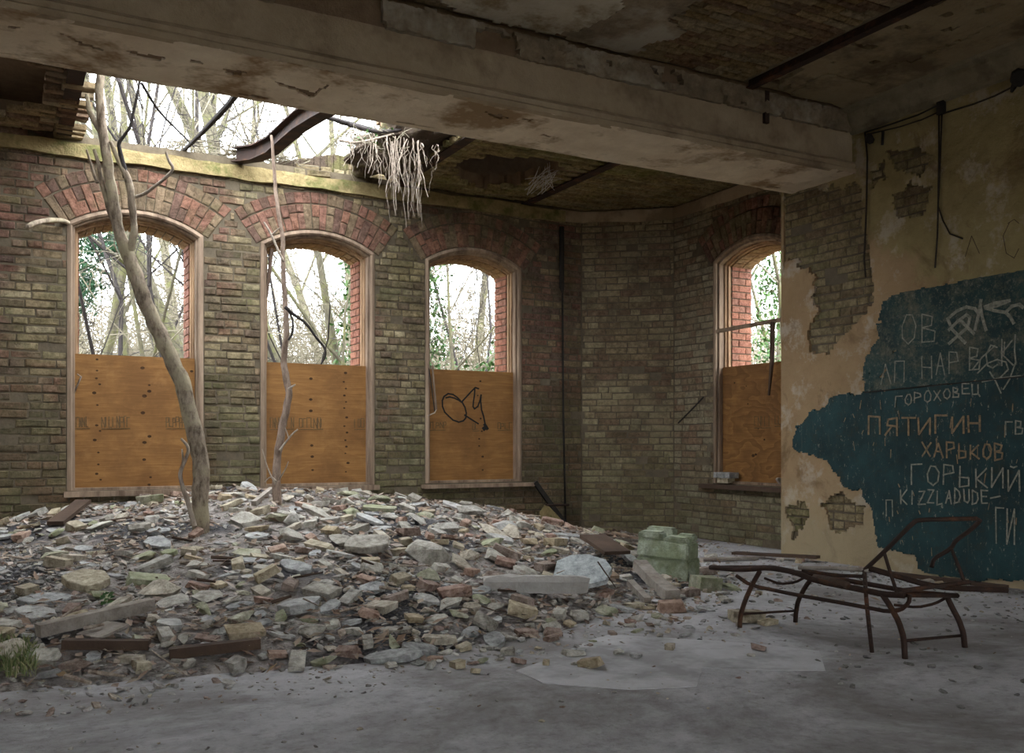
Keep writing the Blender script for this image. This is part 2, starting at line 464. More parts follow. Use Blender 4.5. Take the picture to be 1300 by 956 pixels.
# ------------------------------------------------------------------ the bay: walls with arched windows
YB = 9.30                        # inner face of the back wall
XR = 6.50                        # face of the right wall
XA = 6.83                        # face of the alcove wall behind the pier
CB = (6.0, YB); CD = (XA, 8.63)  # corners of the canted wall
SILL, SPRING, RISE, HALF = .63, 3.04, .175, .59
RAD = (HALF ** 2 + RISE ** 2) / (2 * RISE)
ZTOP = 3.63
WIN = [1.118, 2.842, 4.600]      # window centres along the back wall
W4Y = 7.36
def arch_z(du, inset=0.0):
    r = RAD - inset
    return SPRING + RISE - RAD + math.sqrt(max(r * r - du * du, 0))
def wall_body(mb, to, u0, u1, z0, z1, centres, d0, d1, inset=0.0, sill=SILL):
    h = HALF - inset
    cuts = {u0, u1}
    for c in centres:
        for i in range(-8, 9): cuts.add(c + h * i / 8)
    cuts = sorted(c for c in cuts if u0 <= c <= u1)
    for a, b in zip(cuts, cuts[1:]):
        mid = (a + b) / 2
        c = next((c for c in centres if abs(mid - c) < h), None)
        if c is None: spans = [(z0, z0, z1, z1)]
        else: spans = [(z0, z0, sill, sill), (arch_z(a - c, inset), arch_z(b - c, inset), z1, z1)]
        for za, zb, ta, tb in spans:
            mb.hexa([to(a, d0, za), to(b, d0, zb), to(a, d1, za), to(b, d1, zb), to(a, d0, ta), to(b, d0, tb), to(a, d1, ta), to(b, d1, tb)])
def spans_clear(u0, u1, centres):
    ring = .392
    def free(z):
        blocked = []
        for c in centres:
            w = 0
            if SILL - .03 < z < SPRING: w = HALF + .004
            if z > SPRING - .06:
                cz = SPRING + RISE - RAD
                ro = RAD + ring
                lim = ro * math.sin(.64)
                dz = z - cz
                if dz < ro:
                    w2 = math.sqrt(ro * ro - dz * dz)
                    w2 = min(w2, dz * math.tan(.64))
                    w = max(w, w2)
            if w: blocked.append((c - w, c + w))
        out = []; p = u0
        for a, b in sorted(blocked):
            if a > p: out.append((p, a))
            p = max(p, b)
        if p < u1: out.append((p, u1))
        return out
    return free
VOUS = {}
def voussoir(r0, r1, half, mat, key):
    if key in VOUS: return random.choice(VOUS[key])
    VOUS[key] = []
    for _ in range(5):
        m = MB(); ch = .006
        def j(): return random.uniform(-.004, .004)
        def pt(r, s, y, e): return (math.sin(half) * r * s * .96 - s * e + j(), y, r + (e if r == r0 else -e) + j())
        fr = [pt(r0, -1, 0, ch), pt(r0, 1, 0, ch), pt(r1, 1, 0, ch), pt(r1, -1, 0, ch)]
        rg = [pt(r0, -1, ch, 0), pt(r0, 1, ch, 0), pt(r1, 1, ch, 0), pt(r1, -1, ch, 0)]
        bk = [(a, .06, b) for a, _, b in rg]
        m.add(fr + rg + bk, [(0, 1, 2, 3), (11, 10, 9, 8)] + [(i, 4 + i, 4 + (i + 1) % 4, (i + 1) % 4) for i in range(4)] + [(4 + i, 8 + i, 8 + (i + 1) % 4, 4 + (i + 1) % 4) for i in range(4)])
        me = m.mesh('brick'); me.materials.append(mat)
        VOUS[key].append(me)
    return VOUS[key][0]
def arch_ring(idx, org, ud, nd, label):
    """org: centre point of the arch circle on the wall face"""
    ud, nd, org = V(ud), V(nd), V(org)
    rot = Matrix((ud, -nd, V((0, 0, 1)))).transposed().to_4x4()
    core = MB()
    N = 20
    half = .615 / N
    prof = []
    for i in range(N + 1):
        a = -.62 + 1.24 * i / N
        prof.append(a)
    for a, b in zip(prof, prof[1:]):
        q = [org + ud * math.sin(x) * r + V((0, 0, math.cos(x) * r)) + nd * d for d in (-.008, -.06) for x, r in ((a, RAD + .005), (b, RAD + .005), (a, RAD + .385), (b, RAD + .385))]
        core.hexa([q[0], q[1], q[4], q[5], q[2], q[3], q[6], q[7]])
    t = core.build('trim_%d' % idx, M['mortar_dark'])
    tag(t, label, 'brick arch', kind='structure')
    for i in range(N):
        a = -.62 + 1.24 * (i + .5) / N
        rows = [(RAD + .008, RAD + .258)] if i % 2 == 0 else [(RAD + .008, RAD + .128), (RAD + .14, RAD + .258)]
        if random.random() < .25: rows = [(RAD + .008, RAD + .17), (RAD + .18, RAD + .258)]
        for r0, r1 in rows + [(RAD + .272, RAD + .382)]:
            me = voussoir(r0, r1, half, M['brick_arch'], (round(r0, 3), round(r1, 3)))
            o = bpy.data.objects.new('brick', me); COL.objects.link(o); o.parent = t
            o.matrix_basis = Matrix.Translation(org + nd * random.uniform(-.003, .007)) @ rot @ Matrix.Rotation(a + random.uniform(-.004, .004), 4, 'Y')

def to_back(u, d, z): return V((u, YB + d, z))
def to_alc(u, d, z): return V((XA + d, u, z))
# back wall
random.seed(21)
mb = MB()
wall_body(mb, to_back, -2.6, 6.0, 0, 3.83, WIN, .008, .16)
wall_body(mb, to_back, -2.6, 6.35, 0, 3.83, WIN, .16, .46, .095, SILL + .03)
wb = mb.build('wall_back', M['mortar'])
tag(wb, 'weathered yellow and red brick wall with three boarded arched windows', 'wall', kind='structure')
lay(wb, (0, YB, 0), (1, 0, 0), (0, -1, 0), -.25, 5.995, .075, ZTOP, spans_clear(-.25, 5.995, WIN), 'brick_back', keep=lambda c: c.z > heap(c.x, 9.2) - .08)
for i, c in enumerate(WIN):
    arch_ring(i + 1, (c, YB, SPRING + RISE - RAD), (1, 0, 0), (0, -1, 0), ['dark red brick arch over the window behind the leaning tree', 'red brick arch over the window behind the thin sapling', 'sooty brick arch over the window with sprayed scribble'][i])
# canted wall
cu = V((CD[0] - CB[0], CD[1] - CB[1], 0)); CLEN = cu.length; cu.normalize()
cn = V((cu.y, -cu.x, 0))
if cn.y > 0: cn = -cn
mb = MB()
o0 = V((CB[0], CB[1], 0))
def to_cant(u, d, z): return o0 + cu * u - cn * d + V((0, 0, z))
wall_body(mb, to_cant, -.02, CLEN + .02, 0, 3.83, [], .008, .46)
wc = mb.build('wall_corner', M['mortar_dark'])
tag(wc, 'blank canted brick wall turning the corner of the bay', 'wall', kind='structure')
lay(wc, o0, cu, cn, 0, CLEN, .0, 3.66, lambda z: [(0, CLEN)], 'brick_side')
# alcove wall with the fourth window
mb = MB()
wall_body(mb, to_alc, 6.2, 8.64, 0, 3.83, [W4Y], .008, .16)
wall_body(mb, to_alc, 6.2, 8.9, 0, 3.83, [W4Y], .16, .46, .095, SILL + .03)
wa = mb.build('wall_alcove', M['mortar_dark'])
tag(wa, 'brown brick wall with one boarded arched window beside the pier', 'wall', kind='structure')
fr4 = spans_clear(-8.63, -6.3, [-W4Y])
lay(wa, (XA, 0, 0), (0, -1, 0), (-1, 0, 0), -8.63, -6.5, .0, 3.66, fr4, 'brick_alcove')
arch_ring(4, (XA, W4Y, SPRING + RISE - RAD), (0, -1, 0), (-1, 0, 0), 'dark brick arch over the alcove window beside the pier')
# rendered band along the top of the bay walls
mb = MB()
def wavy_band(mb, a, b, n, z0, z1, out, depth):
    a, b = V((a[0], a[1], 0)), V((b[0], b[1], 0))
    d = (b - a); L = d.length; d.normalize(); nn = V(n)
    k = max(2, int(L / .12))
    rows = []
    for i in range(k + 1):
        p = a + d * (L * i / k)
        jz = .022 * nz(p.x * 3, p.y * 3, 1) ; jo = .02 * nz(p.x * 4, p.y * 4, 5)
        jt = .018 * nz(p.x * 5, p.y * 5, 8)
        rows.append([p + nn * (out + jo) + V((0, 0, z0 + jz)), p + nn * (out + jo * .5) + V((0, 0, z1 + jt)), p - nn * depth + V((0, 0, z1 + jt)), p - nn * depth + V((0, 0, z0 + jz))])
    for r, q in zip(rows, rows[1:]):
        mb.add(r + q, [(0, 4, 5, 1), (1, 5, 6, 2), (0, 3, 7, 4)])
wavy_band(mb, (-.3, YB), (5.75, YB), (0, -1, 0), 3.625, 3.755, .045, .2)
t5 = mb.build('trim_5', M['band'])
tag(t5, 'mossy cream rendered band along the top of the windowed wall', 'ledge', kind='structure')
mb = MB()
wavy_band(mb, (5.7, YB), CB, (0, -1, 0), 3.64, 3.77, .02, .2)
wavy_band(mb, CB, CD, cn, 3.64, 3.77, .02, .2)
wavy_band(mb, CD, (XA, 6.3), (-1, 0, 0), 3.64, 3.77, .02, .2)
t6 = mb.build('trim_6', M['beam_face'])
tag(t6, 'dark brown ledge running around the corner of the bay', 'ledge', kind='structure')

# ------------------------------------------------------------------ windows
def sweep_frame(mb, to, c, prof, z0, n=14):
    """prof: (inset, depth) points swept up one jamb, over the arch and down the other"""
    path = []
    for i in range(2): path.append(('l', z0 + (SPRING - .02 - z0) * i))
    A = math.asin(HALF / RAD)
    rows = []
    def row_side(sg, z): return [to(c + sg * (HALF - i), d, z) for i, d in prof]
    rows.append(row_side(-1, z0)); rows.append(row_side(-1, SPRING - .06))
    cz = SPRING + RISE - RAD
    for k in range(n + 1):
        a = -A + 2 * A * k / n
        r = []
        for i, d in prof:
            ai = a * math.asin((HALF - i) / (RAD - i)) / A
            r.append(to(c + math.sin(ai) * (RAD - i), d, cz + math.cos(ai) * (RAD - i)))
        rows.append(r)
    rows.append(row_side(1, SPRING - .06)); rows.append(row_side(1, z0))
    m = len(prof)
    for r, q in zip(rows, rows[1:]):
        mb.add(r + q, [(i, (i + 1) % m, m + (i + 1) % m, m + i) for i in range(m)])
    mb.add(rows[0], [tuple(range(m))]); mb.add(rows[-1], [tuple(reversed(range(m)))])
def reveal(parent, to, c, yz):
    """brick jambs and soffit of the outer leaf, seen through the window"""
    ins = .095
    z = SILL + .06; row = 0
    L0, L1 = .17, .455
    while z < SPRING - .02:
        for sg in (-1, 1):
            cuts = [L0, L0 + .1, L1] if row % 2 else [L0, L0 + .2, L1]
            for a, b in zip(cuts, cuts[1:]):
                m = MB(); e = .006
                x0 = HALF - ins - .012 - random.uniform(0, .004)
                q = [(x0, a + e), (x0 + .06, a + e), (x0 + .06, b - e), (x0, b - e)]
                vs = [to(c + sg * x, d, zz) for zz in (z + e, z + CO - e) for x, d in (q[0], q[1], q[3], q[2])]
                m.hexa(vs)
                m.build('brick', M['brick_reveal'], parent)
        z += CO; row += 1
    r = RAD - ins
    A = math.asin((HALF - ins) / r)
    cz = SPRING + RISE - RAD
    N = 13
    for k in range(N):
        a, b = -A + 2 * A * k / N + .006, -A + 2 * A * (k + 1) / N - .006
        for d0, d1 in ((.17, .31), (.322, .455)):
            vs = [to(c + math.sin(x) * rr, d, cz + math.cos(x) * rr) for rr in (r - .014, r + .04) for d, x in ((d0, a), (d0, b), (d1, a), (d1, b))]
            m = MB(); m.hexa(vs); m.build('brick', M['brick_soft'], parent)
def make_window(idx, to, c, warm, label):
    w = thing('window_%d' % idx, label, 'window', to(c, 0, SILL), kind='structure')
    mb = MB(); sweep_frame(mb, to, c, [(0, .0), (.03, -.012), (.045, .0), (.045, .02), (0, .03)], SILL)
    mb.build('architrave', M['wood_frame'], w)
    mb = MB(); sweep_frame(mb, to, c, [(0, .03), (.062, .03), (.066, .036), (.066, .095), (0, .1)], SILL)
    mb.build('outer_lining', M['wood_warm'] if warm else M['wood_frame'], w)
    mb = MB(); sweep_frame(mb, to, c, [(.0, .098), (.078, .098), (.082, .104), (.082, .13), (.098, .132), (.098, .165), (0, .165)], SILL)
    mb.build('sash_lining', M['wood_warm'], w)
    mb = MB(); mb.box(to(c, .09, SILL - .0), [abs(a) for a in (to(1.14, .15, .05) - to(0, 0, 0) - (to(0, 0, 0) - to(0, 0, 0)))] if False else ((1.14, .15, .05) if to is to_back else (.15, 1.14, .05)))
    mb.build('window_sill', M['wood_frame'], w)
    reveal(w, to, c, None)
    return w
random.seed(5)
wl = ['arched timber window behind the leaning tree trunk', 'arched timber window behind the thin sapling', 'arched timber window over the sprayed plywood board', 'arched timber window in the alcove beside the pier']
WN = [make_window(i + 1, to_back, c, False, wl[i]) for i, c in enumerate(WIN)]
WN.append(make_window(4, to_alc, W4Y, False, wl[3]))
# loose timber of the broken sashes
def bar(name, pts, w, mat, parent=None, n=4):
    mb = MB(); mb.tube(pts, w, n); return mb.build(name, M[mat], parent)
bar('sash_stile', [on_y(345, 316, YB + .07), on_y(342, 345, YB + .06), on_y(338, 378, YB + .05)], [.022, .022, .018], 'wood_dark', WN[1])
bar('sash_rail', [on_x(893, 424, XA + .02), on_x(993, 405.5, XA + .02)], .026, 'wood_frame', WN[3])
bar('sash_stile', [on_x(897, 424, XA + .03), on_x(899, 500, XA + .03), on_x(906, 612, XA + .04)], [.02, .022, .022], 'wood_frame', WN[3])
bar('sash_stile', [on_x(981, 409, XA + .0), on_x(980, 460, XA + .0), on_x(976, 502, XA - .02)], [.024, .022, .012], 'wood_dark', WN[3])
# inner sills
def sill_board(p, q, out, z, th, mat, parent, axis):
    mb = MB()
    if axis == 0: mb.box(((p + q) / 2, YB - out / 2 + .05, z), (q - p, out + .1, th))
    else: mb.box((XA - out / 2 + .05, (p + q) / 2, z), (out + .1, q - p, th))
    return mb.build('inner_sill', M[mat], parent)
sill_board(3.96, 5.33, .07, SILL - .035, .04, 'wood_frame', WN[2], 0)
sill_board(2.2, 3.48, .03, SILL - .03, .05, 'wood_frame', WN[1], 0)
sill_board(.5, 1.74, .03, SILL - .03, .05, 'wood_frame', WN[0], 0)
sill_board(6.62, 8.1, .08, SILL - .035, .045, 'wood_dark', WN[3], 1)

# plywood boards
def strokes(mb, to, d, lines, w, th=.003):
    """flat strokes on a face: to(u, depth, z)"""
    step = 0
    for ln in lines:
        for (a, b), (c, e) in zip(ln, ln[1:]):
            step += 1; d -= .00012
            dx, dz = c - a, e - b
            L = math.hypot(dx, dz) or 1e-6
            nx, nzz = -dz / L * w / 2, dx / L * w / 2
            ex, ez = dx / L * w * .35, dz / L * w * .35
            q = [(a - ex + nx, b - ez + nzz), (a - ex - nx, b - ez - nzz), (c + ex + nx, e + ez + nzz), (c + ex - nx, e + ez - nzz)]
            mb.hexa([to(x, d, z) for x, z in q] + [to(x, d - th, z) for x, z in q])
def board(to, c, h, wid, z1, mat, label, knots, stamps, u_of):
    t = thing('plywood_board', label, 'board', to(c, .09, SILL + .02))
    mb = MB()
    n = 10
    for i in range(n):     # a slightly uneven top edge
        a, b = c - wid / 2 + wid * i / n, c - wid / 2 + wid * (i + 1) / n
        mb.hexa([to(x, d, z) for z in (SILL + .02, z1) for d in (.078, .096) for x in (a, b)])
    m = mb.mesh('sheet'); bm = bmesh.new(); bm.from_mesh(m); bmesh.ops.remove_doubles(bm, verts=bm.verts, dist=1e-5); bm.to_mesh(m); bm.free()
    put('sheet', m, M[mat], t)
    for (px, py, r) in knots:
        p = u_of(px, py)
        k = MB()
        vs = []
        ring = [(p[0] + r * math.cos(a) * 1.25, p[1] + r * math.sin(a) * .9) for a in [i * math.pi / 4 for i in range(8)]]
        k.add([to(u, .0782, z) for u, z in ring] + [to(u, .0765, z) for u, z in ring], [tuple(range(8)), tuple(range(15, 7, -1))] + [(i, (i + 1) % 8, 8 + (i + 1) % 8, 8 + i) for i in range(8)])
        k.build('knot', M['knot'], t)
    for (x0, x1, y0, y1, seed) in stamps:
        rs = random.Random(seed)
        s = MB()
        ls = []
        x = x0
        while x < x1 - 1.5:
            w_ = rs.uniform(2.2, 4.2)
            hh0, hh1 = y0 + rs.uniform(0, 2), y1 - rs.uniform(0, 2)
            a, b, cc, dd = (x, hh1), (x, hh0), (x + w_, hh0), (x + w_, hh1)
            ls.append([u_of(*p) for p in rs.choice([[a, b, dd, cc], [a, b, cc], [a, b], [b, a, dd], [a, b, cc, (x + w_, (hh0 + hh1) / 2), (x, (hh0 + hh1) / 2)], [a, b, cc, dd, a]])])
            x += w_ + rs.uniform(.8, 1.8)
        ls.append([u_of(x0, y1 + 1.5), u_of(x1, y1 + 1)])
        strokes(s, to, .0775, ls, .008, .0015)
        s.build('stamp', M['print'], t)
    return t
def ub(px, py): p = on_y(px, py, YB + .078); return (p.x, p.z)
def ua(px, py): p = on_x(px, py, XA + .078); return (p.y, p.z)
k1 = [(60 + x * .2092, 440 + y * .2092, r) for x, y, r in [(302, 78, .010), (302, 146, .009), (298, 193, .010), (318, 229, .010), (285, 281, .015), (304, 355, .009), (300, 478, .012), (320, 512, .009), (288, 567, .014), (310, 643, .009), (310, 715, .009), (300, 772, .012), (324, 808, .009), (578, 130, .016), (619, 234, .010), (619, 271, .016), (590, 300, .018), (580, 402, .017), (620, 545, .015), (590, 582, .016), (588, 686, .014), (627, 793, .010), (618, 838, .012), (876, 150, .013)]]
board(to_back, WIN[0], 0, 1.052, 1.872, 'ply', 'brown plywood board closing the window behind the leaning trunk', k1, [(93, 114, 529, 543, 1), (129, 165, 528, 543, 2), (211, 236, 529, 543, 3)], ub)
k2 = [(310 + x * .2092, 440 + y * .2092, r) for x, y, r in [(405, 195, .015), (404, 321, .015), (404, 390, .016), (410, 600, .014), (413, 668, .015), (415, 749, .011), (615, 160, .015), (604, 214, .010), (617, 255, .010), (608, 297, .012), (618, 336, .009), (607, 373, .010), (622, 430, .013), (608, 483, .010), (624, 522, .012), (614, 568, .010), (620, 607, .012), (614, 648, .008), (630, 706, .014), (617, 760, .009)]]
board(to_back, WIN[1], 0, 1.052, 1.868, 'ply', 'brown plywood board closing the window behind the thin sapling', k2, [(343, 373, 530, 544, 4), (380, 410, 530, 544, 5), (450, 463, 531, 544, 6)], ub)
k3 = [(510 + x * .2092, 440 + y * .2092, r) for x, y, r in [(477, 210, .011), (461, 297, .009), (479, 437, .011), (486, 514, .010), (470, 560, .010), (470, 603, .010), (491, 668, .013), (491, 749, .010)]]
b3 = board(to_back, WIN[2], 0, 1.052, 1.866, 'ply', 'plywood board with a black sprayed scribble', k3, [(542, 565, 535, 545, 7), (600, 608, 536, 546, 8), (632, 648, 536, 545, 9)], ub)
def r7(pts): return [ub(530 + x * .1046, 470 + y * .1046) for x, y in pts]
mb = MB()
strokes(mb, to_back, .0775, [r7([(345, 335), (390, 325), (450, 340), (500, 365), (545, 395), (575, 450), (592, 520), (585, 580), (555, 615), (500, 630), (430, 605), (380, 560), (330, 510), (302, 440), (300, 370), (320, 320), (370, 285), (430, 295), (480, 330), (520, 370)]),
    r7([(540, 380), (600, 315), (650, 260), (695, 215), (690, 300), (678, 380), (672, 440), (690, 470), (730, 440), (755, 370), (770, 300), (765, 380), (775, 480), (800, 560), (815, 640), (820, 690)]), r7([(570, 545), (640, 590), (735, 650)]), r7([(700, 212), (740, 225)])], .017, .002)
for ox, oy in ((815, 660), (835, 690), (800, 700)):
    strokes(mb, to_back, .0775, [r7([(ox, oy), (ox + 12, oy + 20)])], .035, .002)
mb.build('sprayed_scribble', M['ink'], b3)
k4 = [(860 + x * .2092, 440 + y * .2092, r) for x, y, r in [(347, 220, .010), (418, 240, .007), (428, 348, .009), (492, 496, .010), (528, 565, .011), (460, 662, .019), (476, 655, .014)]]
board(to_alc, W4Y, 0, 1.052, 1.885, 'ply_wild', 'plywood board with wavy grain in the alcove window', k4, [(958, 979, 528, 542, 10), (984, 992, 527, 540, 11)], ua)

# ------------------------------------------------------------------ right wall, pier and blackboard
def to_right(u, d, z): return V((XR + d, u, z))
YP = 6.58                        # where the right wall ends at the pier
mb = MB()
mb.box((XR + .02 + .22, (YP - 4.5) / 2, 1.97), (.44, YP + 4.5, 3.94))
wr = mb.build('wall_right', M['mortar'])
tag(wr, 'stained tan plaster wall with bare brick patches and a painted blackboard', 'wall', kind='structure')
EXPOSED = [[(980, 238), (1094, 236), (1100, 300), (1104, 340), (1112, 372), (1104, 402), (1070, 425), (1048, 452), (1028, 446), (1030, 412), (1040, 395), (1028, 380), (1040, 350), (1012, 338), (1014, 330), (1000, 326), (996, 348), (984, 348)],
           [(1036, 372), (1046, 362), (1060, 378), (1050, 398)], [(1045, 640), (1068, 624), (1095, 640), (1100, 664), (1076, 676), (1052, 668)], [(1000, 640), (1022, 634), (1026, 668), (1008, 690)],
           [(1120, 196), (1150, 186), (1186, 200), (1172, 222), (1140, 214)], [(1130, 250), (1160, 232), (1184, 240), (1178, 268), (1146, 276)], [(1104, 216), (1122, 210), (1126, 230), (1108, 236)]]
def exposed(p):
    x, y = proj(p)
    dx = 9 * nz(p[1] * 6, p[2] * 6, 1) + 5 * nz(p[1] * 17, p[2] * 17, 2); dy = 9 * nz(p[1] * 6, p[2] * 6, 4) + 5 * nz(p[1] * 17, p[2] * 17, 6)
    return any(inside(po, x + dx, y + dy) for po in EXPOSED)
def near_exposed(p):
    return any(exposed(V((XR, p[1] + a, p[2] + b))) for a in (-.13, 0, .13) for b in (-.05, 0, .05))
lay(wr, (XR + .012, 0, 0), (0, -1, 0), (-1, 0, 0), -YP, -2.5, .0, 3.7, lambda z: [(-YP, -2.5)], 'brick_right', keep=near_exposed)
def sheet(name, to, u0, u1, v0, v1, step, mask, d_front, d_back, mat, parent, rough=.006, rs=3.0):
    nu, nv = int((u1 - u0) / step), int((v1 - v0) / step)
    ok = [[mask(u0 + (i + .5) * step, v0 + (k + .5) * step) for k in range(nv)] for i in range(nu)]
    idx = {}; vs = []; fs = []
    def vid(i, k, back):
        q = (i, k, back)
        if q not in idx:
            u, v = u0 + i * step, v0 + k * step
            j = (nz(u * 41, v * 41, 7) * .45 * step, nz(u * 41, v * 41, 17) * .45 * step)
            d = d_back if back else d_front + rough * nz(u * rs, v * rs, 2) + rough * .6 * nz(u * rs * 5, v * rs * 5, 12)
            idx[q] = len(vs); vs.append(tuple(to(u + j[0], d, v + j[1])))
        return idx[q]
    for i in range(nu):
        for k in range(nv):
            if not ok[i][k]: continue
            fs.append((vid(i, k, 0), vid(i + 1, k, 0), vid(i + 1, k + 1, 0), vid(i, k + 1, 0)))
            for di, dk, a, b in ((-1, 0, (i, k), (i, k + 1)), (1, 0, (i + 1, k + 1), (i + 1, k)), (0, -1, (i + 1, k), (i, k)), (0, 1, (i, k + 1), (i + 1, k + 1))):
                ii, kk = i + di, k + dk
                if not (0 <= ii < nu and 0 <= kk < nv) or not ok[ii][kk]:
                    fs.append((vid(*a, 0), vid(*a, 1), vid(*b, 1), vid(*b, 0)))
    m = MB(); m.v = vs; m.f = fs
    return m.build(name, mat, parent)
sheet('plaster', to_right, 1.0, YP, .0, 3.92, .022, lambda u, z: not exposed(V((XR, u, z))), -.012, .02, M['plaster_right'], wr, .012, 2.5)
mb = MB(); mb.box((XR + .005, -1.75, 1.95), (.03, 5.5, 3.9)); mb.build('plaster', M['plaster_right'], wr)
# returns of the pier into the alcove
mb = MB()
mb.box((XR + .2, YP - .005, 1.95), (.42, .03, 3.9)); mb.build('pier_return', M['plaster_right'], wr)

UP = [(1124, 384), (1134, 376), (1144, 372.3), (1300, 343.4), (1420, 321), (1420, 466), (1300, 478), (1100, 497.8), (1097, 474), (1106, 446), (1120, 428), (1116, 404)]
LOW = [(1058, 503.5), (1100, 498), (1300, 478.5), (1420, 466), (1420, 768), (1300, 738), (1240, 735), (1179, 729), (1168, 718), (1163, 703), (1132, 697), (1118, 692), (1112, 667), (1109, 645), (1097, 626), (1076, 617), (1064, 600), (1061, 593), (1050, 584), (1029, 574), (1010, 572), (1009, 551), (1019, 539), (1031, 525), (1055, 511)]
def in_px(poly, u, z, am=4.0, slack=0):
    p = V((XR, u, z)); x, y = proj(p)
    e = am * (nz(u * 8, z * 8, 3) + .7 * nz(u * 25, z * 25, 5))
    ee = am * (nz(u * 8, z * 8, 13) + .7 * nz(u * 25, z * 25, 15))
    if x > 1140 and y < 500: ee *= .15
    return inside(poly, x + e, y + ee)
bb = thing('blackboard', 'large dark teal painted blackboard flaking off the plaster wall', 'blackboard', (XR, 4.4, 0))
def hole(u, z):
    p = proj((XR, u, z))
    return p[0] < 1150 and p[1] < 500 and nz(u * 9, z * 9, 30) + .35 * nz(u * 30, z * 30, 33) > .24 + (p[0] - 1110) / 90
sheet('upper_panel', to_right, 3.2, 6.6, 1.2, 2.6, .012, lambda u, z: in_px(UP, u, z) and not hole(u, z), -.028, -.008, M['teal_worn'], bb, .003)
sheet('lower_panel', to_right, 3.2, 6.7, .0, 1.6, .012, lambda u, z: in_px(LOW, u, z, 5), -.026, -.008, M['teal'], bb, .003)
mb = MB(); mb.tube([on_x(1097, 498.2, XR - .03), on_x(1420, 466, XR - .03)], .006, 4); mb.build('joint_strip', M['black'], bb)
# scratched and chalked writing
S = {
 'Г': [[(0, 0), (0, 1), (.6, 1)]], 'О': [[(.3, 0), (.05, .2), (0, .6), (.2, 1), (.45, 1), (.62, .65), (.55, .2), (.3, 0)]], 'Р': [[(0, 0), (0, 1), (.5, .95), (.55, .6), (0, .5)]],
 'Х': [[(0, 1), (.6, 0)], [(.6, 1), (0, 0)]], 'В': [[(0, 0), (0, 1), (.45, .9), (.4, .6), (0, .52), (.55, .4), (.5, .05), (0, 0)]], 'Е': [[(.6, 1), (0, 1), (0, 0), (.6, 0)], [(0, .5), (.5, .5)]],
 'Ц': [[(0, 1), (0, 0), (.55, 0), (.55, 1)], [(.55, 0), (.65, -.2)]], 'П': [[(0, 0), (0, 1), (.6, 1), (.6, 0)]], 'Я': [[(.6, 0), (.6, 1), (.15, .95), (.1, .6), (.6, .5)], [(.3, .5), (0, 0)]],
 'Т': [[(0, 1), (.7, 1)], [(.35, 1), (.35, 0)]], 'И': [[(0, 1), (0, 0), (.6, 1), (.6, 0)]], 'Й': [[(0, 1), (0, 0), (.6, 1), (.6, 0)], [(.15, 1.2), (.3, 1.12), (.45, 1.2)]], 'Н': [[(0, 0), (0, 1)], [(.6, 0), (.6, 1)], [(0, .5), (.6, .5)]],
 'А': [[(0, 0), (.3, 1), (.6, 0)], [(.12, .4), (.48, .4)]], 'Ь': [[(0, 1), (0, 0), (.5, .05), (.5, .45), (0, .5)]], 'К': [[(0, 0), (0, 1)], [(.55, 1), (0, .45), (.6, 0)]],
 'I': [[(.2, 0), (.25, 1)]], 'Z': [[(0, 1), (.55, 1), (0, 0), (.6, 0)]], 'L': [[(.05, 1), (0, 0), (.55, .05)]], 'D': [[(0, 0), (0, 1), (.45, .8), (.55, .4), (.4, .05), (0, 0)]], 'U': [[(0, 1), (.05, .1), (.35, 0), (.55, .2), (.55, 1)]],
 'М': [[(0, 0), (.05, 1), (.35, .4), (.6, 1), (.68, 0)]], 'Л': [[(0, 0), (.3, 1), (.6, 0)]], 'С': [[(.6, .9), (.3, 1), (0, .6), (.1, .1), (.4, 0), (.6, .15)]], '-': [[(0, .5), (.9, .6)]], ' ': []}
def uc(px, py): p = on_x(px, py, XR); return (p.y, p.z)
def write(name, text, x0, y0, x1, y1, h, w=.012, mat='chalk', seed=1):
    rs = random.Random(seed); n = len(text)
    for i, ch in enumerate(text):
        cx = x0 + (x1 - x0) * i / n; cw = (x1 - x0) / n * 1.15
        by = y0 + (y1 - y0) * i / n + rs.uniform(-1.5, 1.5)
        hh = h * rs.uniform(.9, 1.1)
        mb = MB()
        for ln in S.get(ch, []):
            pts = [uc(cx + a * cw + rs.uniform(-.6, .6), by - b * hh + rs.uniform(-.6, .6)) for a, b in ln]
            strokes(mb, to_right, -.0295, [pts], w, .003)
        if mb.v: mb.build('letter', M[mat], bb)
write('lettering', 'ГОРОХОВЕЦ', 1140, 516, 1250, 497, 13, .010, 'chalk', 2)
write('lettering', 'ПЯТИГИН', 1106, 552, 1254, 548, 22, .016, 'chalk_warm', 3)
write('lettering', 'ХАРЬКОВ', 1174, 580, 1282, 583, 19, .013, 'chalk_warm', 4)
write('lettering', 'ГОРЬКИЙ', 1160, 614, 1304, 623, 24, .011, 'chalk', 5)
write('lettering', 'KIZZLADUDE-'.replace('K', 'К').replace('A', 'А').replace('E', 'Е'), 1147, 639, 1272, 639, 17, .011, 'chalk', 6)
write('lettering', 'ГВ', 1280, 553, 1306, 553, 18, .010, 'chalk', 7)
write('lettering', 'ОВ', 1148, 438, 1200, 433, 34, .009, 'chalk', 8)
write('lettering', 'ЛП НАР', 1122, 488, 1226, 472, 26, .009, 'chalk', 9)
write('lettering', 'ВСК', 1234, 470, 1296, 462, 30, .010, 'chalk', 10)
write('lettering', 'П', 1128, 655, 1140, 655, 20, .009, 'chalk', 11)
write('lettering', 'ГИ', 1268, 690, 1296, 690, 44, .010, 'chalk', 12)
def r4(pts): return [uc(1100 + x * .1569, 350 + y * .1569) for x, y in pts]
mb = MB()
